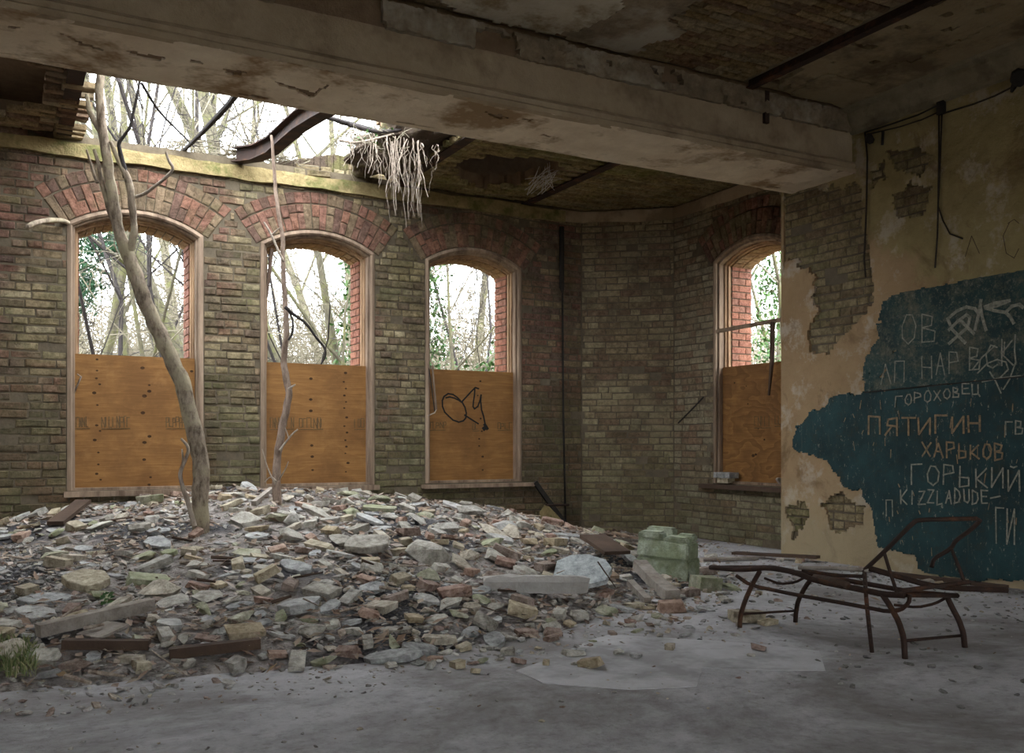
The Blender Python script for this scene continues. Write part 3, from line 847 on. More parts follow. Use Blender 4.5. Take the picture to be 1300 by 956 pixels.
strokes(mb, to_right, -.0295, [r4([(690, 440), (760, 370), (830, 320), (860, 340), (840, 420), (760, 490), (690, 550)]), r4([(680, 350), (750, 290), (830, 255), (900, 270), (930, 310), (900, 440)]), r4([(780, 360), (890, 470)]), r4([(720, 440), (820, 545)]), r4([(950, 200), (930, 320), (900, 440)]), r4([(945, 250), (960, 340), (990, 440)]), r4([(680, 350), (700, 400)]),
    r4([(980, 255), (1060, 225), (1180, 205), (1080, 245), (990, 265), (1060, 285), (1150, 300), (1200, 250), (1260, 235), (1290, 260)]), r4([(1150, 300), (1190, 340), (1215, 385)])], .024, .003)
mb.build('painted_tag', M['chalk'], bb)
mb = MB()
strokes(mb, to_right, -.0295, [r4([(920, 790), (1000, 710), (1080, 680), (1150, 700), (1170, 760), (1100, 830)]), r4([(1020, 780), (1070, 860), (1110, 950)]), r4([(1225, 480), (1220, 600), (1230, 700), (1180, 840), (1130, 920)]), r4([(960, 860), (1100, 830), (1270, 810)]), r4([(1060, 570), (960, 660), (880, 760)]), r4([(1140, 540), (1135, 640)])], .010, .003)
mb.build('scratches', M['chalk'], bb)['kind'] = 'stuff'
rs = random.Random(44)
mb = MB()
for i in range(38):
    x, y = rs.uniform(1070, 1296), rs.uniform(505, 725)
    if not inside(LOW, x - 3, y): continue
    strokes(mb, to_right, -.0295, [[uc(x, y), uc(x + rs.uniform(-2, 2), y + rs.uniform(3, 16))]], rs.uniform(.003, .008), .002)
mb.build('scratches', M['chalk_warm'], bb)['kind'] = 'stuff'
# scrawl on the bare plaster
mb = MB()
strokes(mb, to_right, -.022, [[uc(*p) for p in ((1284, 283), (1276, 300), (1280, 322), (1290, 328), (1296, 316))], [uc(*p) for p in ((1282, 284), (1290, 279), (1296, 284))], [uc(*p) for p in ((1228, 326), (1236, 300), (1246, 322))]], .004, .002)
o = mb.build('scrawled_lines', M['wood_dark'], wr)

# ------------------------------------------------------------------ beam
ZS, YN, YF, ZC = 3.39, 5.71, 6.45, 3.92    # soffit, near and far edge, ceiling
prof = [(YN + .05, ZS + .012), (YN + .05, ZC + .06), (YF - .02, ZC + .06), (YF - .02, ZS + .012)]
mb = MB(); mb.prism([(a, b) for a, b in prof], 0, -3.2, XR + .02)
bm_o = mb.build('ceiling_beam', M['core'])
tag(bm_o, 'massive plastered beam with moulded edge spanning the room', 'beam', kind='structure')
mold = [(YN, ZS - .0), (YN - .008, ZS + .03), (YN + .006, ZS + .045), (YN - .004, ZS + .075), (YN + .012, ZS + .095), (YN + .03, ZS + .11), (YN + .034, ZS + .36), (YN + .06, ZS + .36), (YN + .06, ZS)]
mb = MB()
xs = [-3.2 + i * .15 for i in range(66)] ; xs = [x for x in xs if x < XR] + [XR]
rows = [[V((x, a + .006 * nz(x * 5, i * 3.1, 1), b + .006 * nz(x * 4, i * 2.3, 7))) for i, (a, b) in enumerate(mold)] for x in xs]
for r, q in zip(rows, rows[1:]):
    n = len(mold); mb.add(r + q, [(i, (i + 1) % n, n + (i + 1) % n, n + i) for i in range(n)])
mb.build('moulded_face', M['beam_face'], bm_o)
FLAKE = [[(10, 33), (22, 34), (25, 37), (13, 37)], [(66, 40), (85, 46), (105, 55), (131, 62), (128, 65), (112, 60), (100, 57), (90, 49)], [(160, 63), (180, 69), (215, 73), (203, 78), (185, 75), (165, 70)], [(243, 76), (265, 82), (240, 79)], [(283, 87), (312, 91), (305, 95), (290, 94)], [(345, 102), (380, 112), (398, 117), (420, 105), (400, 122), (393, 126), (378, 116), (352, 107)], [(615, 142), (630, 146), (646, 148), (632, 151)], [(690, 170), (708, 178), (688, 172)], [(660, 150), (680, 153), (672, 155)]]
def to_soffit(u, d, v): return V((u, v, ZS - d))
def fl(u, v):
    x, y = proj((u, v, ZS))
    e = 1.6 * nz(u * 14, v * 14, 2)
    return not any(inside(po, x + e, y + e) for po in FLAKE) and not (v > YF - .03 - .03 * abs(nz(u * 2.2, 5, 5)) - (.05 if nz(u * 1.7, 9, 9) > .3 else 0))
sheet('soffit_plaster', to_soffit, -1.2, XR, YN + .005, YF, .02, fl, 0, -.03, M['soffit'], bm_o, .012, 2.0)
mb = MB()
for i in range(40):
    x0, x1 = -3.2 + i * .245, -3.2 + (i + 1) * .245
    if x1 > XR: x1 = XR
    if x0 < XR:
        y = YF - .02 + .015 * nz(x0 * 2, 1, 1)
        mb.box(((x0 + x1) / 2, y, ZS + .03), (x1 - x0, .06, .06 + .02 * nz(x0, 4, 4)))
mb.build('far_lip', M['soffit'], bm_o)
# rough masonry strip between the beam face and the ceiling, with hollows where bricks fell out
def to_face(u, d, z): return V((u, YN + d, z))
VOID = [(2.83, 3.17, 3.66, 3.88), (1.47, 2.18, 3.73, 4.0), (5.0, 5.06, 3.74, 3.80), (4.42, 4.6, 3.80, 3.90), (5.62, 5.66, 3.72, 3.78)]
def strip_ok(u, z):
    e = .02 * nz(u * 14, z * 14, 3)
    if any(a < u + e < b and c < z + e < d for a, b, c, d in VOID): return False
    return nz(u * 7, z * 16, 40) < .52 and z < ZC + .0 + .03 * nz(u * 5, 2, 2)
sheet('rough_render', to_face, -3.0, XR, ZS + .35, ZC + .04, .022, strip_ok, .0, .06, M['beam_rough'], bm_o, .035, 3.2)
mb = MB(); mb.box((5.47, YN + .012, ZS + .40), (.045, .03, .26)); mb.build('iron_strap', M['rust_dark'], bm_o)

# ------------------------------------------------------------------ ceilings
mb = MB(); mb.box((1.9, 1.05, ZC + .17), (10.2, 10.7, .24))
ce = mb.build('ceiling', plain('pale_ceiling_mortar', (.30, .25, .17), (.20, .16, .10), 8))
tag(ce, 'brick ceiling with patches of flaking plaster beyond the beam', 'ceiling', kind='structure')
random.seed(13)
cbm = [brick_mesh('brick', .240, .066, .05) for _ in range(6)]
for me in cbm: me.materials.append(M['brick_ceiling'])
rotc = Matrix(((1, 0, 0), (0, 0, 1), (0, -1, 0))).transposed()
# the chamfered front looks down
rotc = Matrix.Rotation(math.pi / 2, 3, 'X')
JX = [.50, 2.10, 3.68, 5.25]
NB = 0
for jx0, jx1 in ((2.10, 3.68), (3.68, 5.25)):
    y = YN - .03; row = 0
    while y > 3.4:
        x = jx0 + .04 - (row % 2) * .12
        while x < jx1 - .05:
            a, b = max(x, jx0 + .03), min(x + .25, jx1 - .03)
            px, py = proj(((a + b) / 2, y, ZC))
            if b - a > .06 and -15 < py and px < 1320 and px > 440:
                o = bpy.data.objects.new('brick', random.choice(cbm)); COL.objects.link(o); o.parent = ce
                o.matrix_basis = Matrix.Translation(((a + b) / 2, y, ZC + .03 + random.uniform(-.006, .006))) @ rotc.to_4x4() @ Matrix.Diagonal(((b - a - .01) / .24, 1, 1, 1))
                NB += 1
            x += .25
        y -= CO; row += 1
def to_ceil(u, d, v): return V((u, v, ZC + .03 - d))
WHITE = [(440, -60), (560, 2), (575, 14), (640, 34), (715, 48), (742, 38), (790, 10), (800, -60)]
MIDP = [(715, 48), (735, 66), (800, 76), (820, 62), (870, 44), (850, 30), (900, -4), (940, -60), (800, -60), (790, 10), (742, 38)]
def cm(poly, u, v):
    x, y = proj((u, v, ZC)); e = 10 * nz(u * 5, v * 5, 3) + 6 * nz(u * 16, v * 16, 4)
    return inside(poly, x + e, y + e * .6)
sheet('whitewash', to_ceil, 1.0, 4.6, 3.6, YN, .03, lambda u, v: cm(WHITE, u, v), .018, -.01, M['plaster_white'], ce, .006)
sheet('plaster', to_ceil, 2.0, 5.2, 3.6, YN, .03, lambda u, v: cm(MIDP, u, v) and not cm(WHITE, u, v), .012, -.01, M['beam_rough'], ce, .008)
sheet('plaster', to_ceil, JX[3] + .06, XR, 2.4, YN - .0, .035, lambda u, v: u > JX[3] + .55 + .35 * nz(u * 2, v * 2, 3) or nz(u * 6, v * 6, 2) < .35, .014, -.02, M['plaster_ceiling'], ce, .012)
sheet('paint_layer', to_ceil, JX[3] + .4, XR, 2.4, YN, .035, lambda u, v: u > 6.02 + .28 * nz(u * 2, v * 1.4, 3) + .10 * nz(u * 9, v * 9, 8) - (.35 if v > 5.25 else 0), .026, -.02, M['plaster_white' if False else 'plaster_ceiling'], ce, .008)
# iron joists: one T-shaped profile each
def joist(pts, name, label, grp=None, w=.055, mat='rust_dark'):
    t = thing(name, label, 'joist', pts[0], grp, 'thing')
    def strip(hw, h0, h1):
        mb = MB()
        rows = []
        for i, p in enumerate(pts):
            p = V(p); d = (V(pts[min(i + 1, len(pts) - 1)]) - V(pts[max(0, i - 1)])).normalized()
            sd = d.cross(V((0, 0, 1))).normalized(); up = sd.cross(d)
            rows.append([p + sd * hw + up * h0, p - sd * hw + up * h0, p - sd * hw + up * h1, p + sd * hw + up * h1])
        for r, q in zip(rows, rows[1:]): mb.add(r + q, [(i, (i + 1) % 4, 4 + (i + 1) % 4, 4 + i) for i in range(4)])
        mb.add(rows[0], [(0, 1, 2, 3)]); mb.add(rows[-1], [(3, 2, 1, 0)])
        return mb
    strip(w, 0, .012).build('flange', M[mat], t)
    strip(.007, .01, .13).build('web', M[mat], t)
    strip(w, .128, .14).build('flange', M[mat], t)
    return t
joist([(JX[3] + .03, 2.0, ZC - .02), (JX[3] + .03, 4.0, ZC - .02), (JX[3] + .03, YN, ZC - .02)], 'iron_joist', 'rusted iron joist let into the brick ceiling', w=.036)
ZJ = 3.775
joist([(JX[0], YF, ZJ + .02), (JX[0], 7.5, ZJ + .02), (JX[0], YB + .1, ZJ + .02)], 'iron_joist', 'rusted joist at the broken edge of the ceiling hole', w=.06)
joist([(JX[2], YF, ZJ), (JX[2], 7.5, ZJ), (JX[2], YB + .1, ZJ)], 'iron_joist', 'rusted joist beside the hanging roots', w=.055)
joist([(JX[3], YF, ZJ), (JX[3], 7.5, ZJ), (JX[3], YB + .1, ZJ)], 'iron_joist', 'rusted joist under the mossy brick ceiling', w=.055)
p3 = [on_y(428, 138, 6.6), on_y(405, 150, 7.0), on_y(380, 165, 7.5), on_y(362, 180, 8.0), on_y(345, 195, 8.5), on_y(325, 204, 8.95), on_y(300, 207, 9.3)]
joist(p3, 'bent_iron_joist', 'bent and sagging iron joist hanging in the ceiling hole', w=.06, mat='rust')
# ceiling of the bay: brick slab with a hole, and a broken end on the far side of the sky hole
mb = MB()
HOLE = [(562, 214), (585, 206), (640, 203), (705, 206), (722, 211), (704, 226), (664, 240), (612, 243), (574, 233)]
def hole_in(u, v):
    x, y = proj((u, v, ZJ)); e = 4 * nz(u * 6, v * 6, 3)
    return inside(HOLE, x + e, y + e)
cb = thing('ceiling', 'mossy yellow brick ceiling over the corner of the bay', 'ceiling', (5.3, 8, ZJ), kind='structure')
def to_bay(u, d, v): return V((u, v, ZJ + .035 - d))
def in_bay(u, v):
    lim = CB[1] if u < CB[0] else CB[1] + (CD[1] - CB[1]) * (u - CB[0]) / (CD[0] - CB[0])
    return v < lim + .15 and not hole_in(u, v)
sheet('slab', to_bay, 3.70, XA + .1, YF - .02, YB + .1, .06, in_bay, -.012, -.14, M['core'], cb, .01)
random.seed(3)
mb = MB()
v = YF + .04; row = 0
while v < YB + .05:
    u = 3.72 - (row % 2) * .12
    while u < XA:
        if in_bay(u + .12, v) and abs(u + .12 - JX[3]) > .07:
            me = random.choice(cbm)
            mt = Matrix.Translation((u + .12, v, ZJ + .02 + random.uniform(-.006, .006))) @ rotc.to_4x4()
            mb.add([mt @ q.co for q in me.vertices], [tuple(p.vertices) for p in me.polygons])
        u += .25
    v += CO; row += 1
M['brick_bay'] = brick_mat('mossy_ochre_ceiling_brick', [(.46, .34, .12), (.40, .28, .10), (.50, .40, .18), (.36, .24, .09), (.44, .34, .16)], stain=(.16, .19, .03), soot=.35)
o = mb.build('brick_courses', M['brick_bay'], cb); o['kind'] = 'stuff'
# attic over the bay corner
mb = MB()
mb.box((5.6, 8.1, 4.62), (3.9, 3.5, .08)); mb.box((5.6, YB + .35, 4.2), (3.9, .12, .84)); mb.box((XA + .45, 8.1, 4.2), (.12, 3.4, .84)); mb.box((5.3, YF - .25, 4.25), (3.4, .12, .7)); mb.box((3.72, 8.0, 4.3), (.08, 3.3, .66))
o = mb.build('roof', M['core']); tag(o, 'dark loft over the mossy corner ceiling', 'roof', kind='structure')
# broken left end of the ceiling with a dark hollow
lf = thing('ceiling', 'broken brick ceiling edge with a dark hollow behind', 'ceiling', (-.2, 8, ZJ), kind='structure')
random.seed(17)
DARK = [(-60, 60), (30, 84), (62, 96), (66, 120), (52, 138), (20, 140), (-2, 150), (-60, 160)]
for row in range(38):
    y = YF + .05 + row * CO
    x = -.95 + (row % 2) * .12
    while x < JX[0] - .06:
        px, py = proj((x + .12, y, ZJ)); e = 18 * nz(x * 5, y * 5, 5)
        if not inside(DARK, px + e, py + e) and px > -70 and not (x > .1 and random.random() < .18):
            o = bpy.data.objects.new('brick', random.choice(cbm)); COL.objects.link(o); adopt(o, lf)
            o.matrix_basis = Matrix.Translation((x + .12, y, ZJ + .02 + random.uniform(-.03, .035))) @ rotc.to_4x4() @ Euler((random.uniform(-.12, .12), random.uniform(-.1, .1), random.uniform(-.08, .08))).to_matrix().to_4x4()
        x += .25
mb = MB(); mb.box((-.85, 8.0, 4.16), (2.8, 3.4, .08)); mb.box((.53, 8.0, 4.02), (.05, 3.3, .3)); mb.box((-.9, YB + .25, 4.0), (2.7, .1, .34)); mb.box((-.9, YF - .1, 4.0), (2.7, .1, .3))
mb.build('loft_boards', M['core'], lf)
# upper courses above the band, ragged
random.seed(19)
us, uh = bricks_for('brick_back', M['brick_back'])
tp = thing('trim_7', 'ragged broken courses on top of the windowed wall', 'wall', (2, YB, 3.76), kind='structure')
for row in range(4):
    u = -.3 + random.uniform(0, .2)
    while u < 3.75:
        L = random.choice([.25, .25, .125])
        top = 3.79 + .03 * nz(u * 2, 3, 3)
        if u < .45: top = 3.92
        if 2.25 < u: top = 3.80 + min(.28, (u - 2.25) * .35) + .06 * nz(u * 4, 1, 1)
        z = 3.76 + row * .072
        if z + .04 < top:
            me = random.choice(us if L > .2 else uh)
            o = bpy.data.objects.new('brick', me); COL.objects.link(o); adopt(o, tp)
            o.matrix_basis = Matrix.Translation((u + L / 2, YB + .01 + random.uniform(-.03, .03) + (.05 * row), z + .03)) @ Euler((random.uniform(-.05, .05), random.uniform(-.05, .05), random.uniform(-.08, .08))).to_matrix().to_4x4() @ Matrix.Diagonal((1, 2.4, 1, 1))
        u += L + .01
mb = MB()
for i in range(60):
    u = -.3 + i * .07
    h = .05 + (.0 if u < 2.25 else min(.24, (u - 2.25) * .3)) + .03 * nz(u * 3, 8, 8)
    mb.box((u, YB + .26, 3.76 + h / 2), (.075, .32, h))
mb.build('wall_core', M['soil'], tp)

# cornice along the right wall
cor = [(0, -.21), (-.03, -.20), (-.035, -.16), (-.07, -.12), (-.10, -.07), (-.105, -.045), (-.15, -.03), (-.16, 0), (0, 0)]
mb = MB()
ys = [-4.2 + i * .2 for i in range(60)]; ys = [y for y in ys if y < YN] + [YN + .03]
rows = [[V((XR - .012 + a + .005 * nz(y * 4, i, 2), y, ZC + .012 + b + .005 * nz(y * 3, i, 6))) for i, (a, b) in enumerate(cor)] for y in ys]
for r, q in zip(rows, rows[1:]):
    n = len(cor); mb.add(r + q, [(i, (i + 1) % n, n + (i + 1) % n, n + i) for i in range(n)])
mb.add(rows[-1], [tuple(range(len(cor)))])
o = mb.build('trim_8', M['cornice']); tag(o, 'grimy plaster cornice along the top of the blackboard wall', 'cornice', kind='structure')

# the rest of the room behind the viewer: plain walls with tall window openings
def holed_wall(name, to, u0, u1, wins, label):
    mb = MB(); cuts = sorted({u0, u1, *[w[0] for w in wins], *[w[1] for w in wins]})
    for a, b in zip(cuts, cuts[1:]):
        w = next((w for w in wins if w[0] < (a + b) / 2 < w[1]), None)
        for z0, z1 in ([(0, 3.97)] if w is None else [(0, .7), (3.2, 3.97)]):
            mb.hexa([to(u, d, z) for z in (z0, z1) for d in (0, .4) for u in (a, b)])
    o = mb.build(name, M['plaster_ceiling']); return tag(o, label, 'wall', kind='structure')
holed_wall('wall_front', lambda u, d, z: V((u, -4.2 - d, z)), -3.2, 6.94, [(-2.0, -.8), (.6, 1.8), (3.2, 4.4)], 'plain plastered wall with tall window openings behind the viewer')
holed_wall('wall_left', lambda u, d, z: V((-2.6 - d, u, z)), -4.2, 9.76, [], 'plain plastered side wall')
# ------------------------------------------------------------------ floor and heap
mb = MB(); mb.box((1.9, 2.6, -.1), (10.6, 13.4, .2))
fl_o = mb.build('floor', M['floor']); tag(fl_o, 'dusty grey concrete floor strewn with grit', 'floor', kind='structure')
st = .055
nx_, ny_ = int(8.7 / st), int(5.3 / st)
vs, fs = [], []
for i in range(nx_ + 1):
    for k in range(ny_ + 1):
        x, y = -1.9 + i * st, 4.05 + k * st
        h = heap(x, y) + .012 * nz(x * 11, y * 11, 4) + .006 * nz(x * 29, y * 29, 14)
        vs.append((x, y, h if heap(x, y) > .004 else -.02))
for i in range(nx_):
    for k in range(ny_):
        a = i * (ny_ + 1) + k
        x, y = vs[a][0], vs[a][1]
        if x > XA - st - .01 or y > YB - st - .005 or (x > CB[0] - st and (x + st - CB[0]) * (CD[1] - CB[1]) / (CD[0] - CB[0]) + CB[1] < y + st + .01) or (x > XR - st - .03 and y < YP + .01): continue
        fs.append((a, a + ny_ + 1, a + ny_ + 2, a + 1))
m = MB(); m.v = vs; m.f = fs
hp = m.build('rubble_mound', M['heap'], None, True)
tag(hp, 'heap of dust, cinders and crumbled rubble banked against the windowed wall', 'rubble', kind='stuff')

# ------------------------------------------------------------------ rubble
random.seed(101)
def rock_mesh(name, kind, mat):
    bm = bmesh.new()
    R = random.uniform
    pts = []
    if kind == 'brick':
        L, W, H = R(.6, 1.2), R(.42, .62), R(.2, .36)
        for sx in (-1, 1):
            for sy in (-1, 1):
                for sz in (-1, 1):
                    pts.append(V((sx * L / 2 * R(.68, 1), sy * W / 2 * R(.78, 1), sz * H / 2 * R(.8, 1))))
        for _ in range(5): pts.append(V((R(-.5, .5) * L, R(-.5, .5) * W, R(-.5, .5) * H)))
    elif kind == 'slab':
        L, W, H = R(.9, 1.4), R(.5, .9), R(.08, .2)
        for i in range(8):
            a = i * math.pi / 4 + R(-.25, .25)
            r = R(.75, 1.05)
            for sz in (-1, 1): pts.append(V((math.cos(a) * L / 2 * r * R(.93, 1), math.sin(a) * W / 2 * r * R(.93, 1), sz * H / 2 * R(.8, 1))))
    else:
        L, W, H = R(.8, 1.3), R(.5, .9), R(.26, .5)
        for i in range(16):
            p = V((random.gauss(0, 1), random.gauss(0, 1), random.gauss(0, 1))).normalized()
            q = max(abs(p.x), abs(p.y), abs(p.z)); p = p * (.55 + .45 / q * .8)
            pts.append(V((p.x * L / 2, p.y * W / 2, p.z * H / 2)))
    for p in pts: bm.verts.new(p)
    r = bmesh.ops.convex_hull(bm, input=bm.verts)
    bmesh.ops.delete(bm, geom=list({e for e in r['geom_interior'] + r['geom_unused'] if isinstance(e, bmesh.types.BMVert)}), context='VERTS')
    bmesh.ops.recalc_face_normals(bm, faces=bm.faces)
    if kind == 'brick' or kind == 'slab':
        bmesh.ops.bevel(bm, geom=list(bm.edges), offset=.012, segments=1, affect='EDGES', clamp_overlap=True) if len(bm.faces) < 30 else None
    me = bpy.data.meshes.new(name); bm.to_mesh(me); bm.free()
    if mat: me.materials.append(mat)
    return me
KIND = {
 'red': ('brick_fragment', 'brick', 'st_red', 'broken red brick lying in the rubble heap', 'brick', 'red brick pieces in the rubble'),
 'yellow': ('brick_fragment', 'brick', 'st_yellow', 'broken buff brick lying in the rubble heap', 'brick', 'buff brick pieces in the rubble'),
 'grey': ('concrete_chunk', 'lump', 'st_grey', 'lump of grey concrete lying in the rubble heap', 'concrete', 'grey concrete lumps in the rubble'),
 'block': ('concrete_chunk', 'brick', 'st_grey', 'squared lump of pale grey mortar in the rubble heap', 'concrete', 'squared grey lumps in the rubble'),
 'moss': ('mossy_stone', 'lump', 'st_moss', 'green mossy stone lying in the rubble heap', 'stone', 'mossy stones in the rubble'),
 'slate': ('slate_shard', 'slab', 'st_slate', 'flat blue-grey shard lying in the rubble heap', 'shard', 'flat shards in the rubble')}
RM = {k: [rock_mesh(v[0], v[1], M[v[2]]) for _ in range(9)] for k, v in KIND.items()}
PLACED = []
STONES = []      # loose pieces that may be nudged apart
FIXED = []       # pieces and timbers that stay where they lie
def free_spot(x, y, r):
    return all((x - a) ** 2 + (y - b) ** 2 > (r + c) ** 2 * .6 for a, b, c in PLACED)
def heap_normal(x, y):
    e = .06
    return V((-(heap(x + e, y) - heap(x - e, y)) / (2 * e), -(heap(x, y + e) - heap(x, y - e)) / (2 * e), 1)).normalized()
def drop(me, name, x, y, size, sink=.3, tilt=.3, yaw=None, flat=False):
    o = bpy.data.objects.new(name, me); COL.objects.link(o)
    n = heap_normal(x, y)
    q = n.to_track_quat('Z', 'Y').to_matrix().to_4x4()
    rot = q @ Euler((random.uniform(-tilt, tilt), random.uniform(-tilt, tilt), random.uniform(0, 6.28) if yaw is None else yaw), 'XYZ').to_matrix().to_4x4()
    lo = min((rot @ (v.co * size)).z for v in me.vertices)
    hi = max((rot @ (v.co * size)).z for v in me.vertices)
    o.matrix_basis = Matrix.Translation((x, y, heap(x, y) - lo - (hi - lo) * sink)) @ rot @ Matrix.Diagonal((size, size, size, 1))
    return o
# individually recognisable lumps, from where they lie in the room
def big(px, py, wpx, kind, label, cat, sink=.2, yaw=0.0, tilt=.1, mat=None, name=None, shape=None, seed=0):
    random.seed(500 + seed + int(px))
    p = on_heap(px, py)
    t = p.x * FWD[0] + p.y * FWD[1]
    size = wpx * t / FPX
    v = KIND[kind]
    me = rock_mesh(name or v[0], shape or v[1], M[mat or v[2]])
    dims = [max(q.co[i] for q in me.vertices) - min(q.co[i] for q in me.vertices) for i in range(2)]
    o = drop(me, name or v[0], p.x, p.y, size / max(dims), sink, tilt, yaw - YAW)
    PLACED.append((p.x, p.y, size * .5)); FIXED.append(o)
    return tag(o, label, cat)
big(466, 702, 56, 'slate', 'round-edged dark grey concrete slab perched on a cinder hollow', 'slab', 0, .1, .05, 'st_grey', 'concrete_slab')
big(545, 712, 58, 'grey', 'large pale grey concrete boulder beside the cinder hollow', 'boulder', .2, -.3, .2, None, 'concrete_boulder')
big(598, 655, 38, 'grey', 'pointed grey boulder below the scribbled window', 'boulder', .1, .2, .2, None, 'concrete_boulder')
big(350, 662, 36, 'moss', 'mossy green boulder at the foot of the thin sapling', 'boulder', .15, .5, .2, None, 'mossy_boulder')
big(482, 648, 58, 'moss', 'wide flat greenish slab below the middle of the wall', 'slab', .2, .1, .05, None, 'mossy_slab', 'slab')
big(640, 672, 30, 'red', 'purplish grey boulder beneath the scribbled board', 'boulder', .2, .8, .2, 'st_slate', 'stone_boulder', 'lump')
big(188, 742, 52, 'moss', 'broad greenish stone standing proud of the leaf litter', 'boulder', .3, .1, .1, None, 'mossy_stone', 'brick')
big(108, 745, 60, 'yellow', 'pale yellow flat stone slab beside the cinders', 'slab', .2, .2, .15, None, 'stone_slab', 'slab')
big(92, 790, 44, 'yellow', 'split orange and white stone above the fallen plank', 'stone', .2, .3, .2, None, 'split_stone', 'lump')
big(100, 768, 30, 'grey', 'rounded whitish boulder behind the split stone', 'boulder', .2, .3, .2, None, 'concrete_boulder')
big(44, 745, 24, 'grey', 'small dark boulder standing on the cinders', 'boulder', .15, .9, .2, 'st_coal', 'stone_boulder')
big(75, 722, 30, 'yellow', 'upturned brown stone at the edge of the cinders', 'stone', .1, .6, .4, None, 'upturned_stone')
big(215, 705, 34, 'moss', 'layered green slab leaning beside the trunk', 'slab', .2, .3, .3, None, 'mossy_slab', 'slab')
big(180, 712, 36, 'moss', 'dark mossy boulder behind the layered green slab', 'boulder', .2, .3, .3, None, 'mossy_boulder')
big(246, 712, 32, 'yellow', 'upright yellowish stone plate near the trunk foot', 'slab', .2, .3, .3, None, 'stone_plate', 'slab')
big(314, 705, 40, 'slate', 'pale grey green flat stone between trunk and sapling', 'slab', .25, .3, .15, 'st_moss', 'stone_slab')
big(8, 800, 36, 'grey', 'big grey block cut by the frame edge near the grass', 'block', .2, .3, .1, None, 'concrete_block', 'brick')
big(190, 640, 40, 'yellow', 'long greenish brick lying under the window sill', 'brick', .1, .2, .15, 'st_moss', 'mossy_brick', 'brick')
big(60, 862, 34, 'grey', 'dark brown lump at the edge of the floor', 'stone', .2, .6, .2, 'st_coal', 'stone_lump')
big(95, 850, 44, 'red', 'brown crumbling brick cluster beside the grass', 'brick', .2, .4, .1, None, 'brick_lump', 'lump')
big(262, 815, 32, 'red', 'red brick with a pale face near the fallen log', 'brick', .2, .1, .1, None, 'red_brick', 'brick')
big(338, 738, 34, 'yellow', 'tilted buff brick leaning on the slope', 'brick', .1, 1.0, .5, None, 'tilted_brick', 'brick')
big(408, 757, 46, 'block', 'long pale mortar block in the middle of the slope', 'mortar', .2, .0, .1, None, 'mortar_block', 'brick')
big(502, 802, 44, 'yellow', 'pale tilted brick slab above the floor edge', 'brick', .2, .1, .15, 'st_grey', 'tilted_slab', 'slab')
big(628, 735, 34, 'red', 'rosy brick lump on the slope beside the cinders', 'brick', .25, .2, .1, None, 'rosy_brick', 'lump')
big(352, 835, 26, 'red', 'pinkish brick end at the foot of the heap', 'brick', .2, .5, .1, None, 'brick_end', 'brick')
big(852, 777, 34, 'red', 'dark red brick lying alone on the floor edge', 'brick', .05, .1, .05, None, 'red_brick', 'brick')
big(806, 772, 30, 'yellow', 'pale brown brick near the bark log', 'brick', .05, .2, .1, None, 'brown_brick', 'brick')
big(736, 787, 24, 'grey', 'dark squared lump at the floor edge', 'stone', .1, .2, .1, None, 'stone_lump', 'brick')
big(668, 808, 30, 'red', 'brown brick lump where the heap meets the floor', 'brick', .1, .2, .1, None, 'brown_brick', 'brick')
big(770, 757, 26, 'red', 'brick stub in front of the charred board', 'brick', .1, .4, .1, None, 'brick_stub', 'brick')
big(893, 730, 34, 'red', 'flat red brick beside the mossy block', 'brick', .05, .2, .05, None, 'red_brick', 'brick')
big(876, 757, 26, 'red', 'short red brick beside the lounger foot end', 'brick', .05, .7, .05, None, 'red_brick', 'brick')
big(896, 749, 34, 'moss', 'olive brown brick lump beyond the lounger', 'brick', .05, .2, .1, None, 'olive_brick', 'brick')
big(948, 790, 44, 'yellow', 'ochre brick lying under the lounger', 'brick', .05, .1, .05, None, 'ochre_brick', 'brick')
big(705, 692, 30, 'yellow', 'buff brick on the slope below the iron bar', 'brick', .2, .3, .2, None, 'buff_brick', 'brick')
big(665, 668, 24, 'red', 'orange brick half next to the leaning plate', 'brick', .1, .3, .1, None, 'orange_brick', 'brick')
# pale blue slab leaning, concrete lintel, green block
p = on_heap(742, 748); t = p.x * FWD[0] + p.y * FWD[1]
mb = MB()
poly = [(-.24, .0), (-.2, .16), (-.08, .21), (.06, .2), (.2, .12), (.24, .02), (.18, -.1), (-.02, -.14), (-.2, -.1)]
mb.prism(poly, 2, -.02, .02)
o = mb.build('blue_slab', M['st_slab_blue'])
o.matrix_basis = Matrix.Translation(p + V((0, .02, .09))) @ Matrix.Rotation(-YAW, 4, 'Z') @ Matrix.Rotation(.55, 4, 'X') @ Matrix.Rotation(-.12, 4, 'Y') @ Matrix.Diagonal((.82, .95, 1, 1))
FIXED.append(o); tag(o, 'pale blue painted slab leaning on the rubble', 'slab'); PLACED.append((p.x, p.y, .25))
p = on_heap(680, 757)
mb = MB()
rows = []
for i in range(9):
    x = -.34 + .68 * i / 8
    e = .012 * nz(i * .7, 3, 3)
    x += random.uniform(-.02, .02); k = .82 if i in (0, 8) else 1; e2 = random.uniform(-.008, .008)
    rows.append([V((x, -.05 * k + e2, -.05 + e)), V((x, .06, -.05)), V((x - .01, .06, (.05 + e) * k)), V((x + .015, -.035 + e2, (.055 - e) * k)), V((x, -.06 * k + e2, .02))])
for r, q in zip(rows, rows[1:]): mb.add(r + q, [(i, (i + 1) % 5, 5 + (i + 1) % 5, 5 + i) for i in range(5)])
mb.add(rows[0], [(0, 1, 2, 3, 4)]); mb.add(rows[-1], [(4, 3, 2, 1, 0)])
o = mb.build('concrete_lintel', plain('pale_lintel_concrete', (.48, .46, .42), (.33, .31, .28), 7, .01))
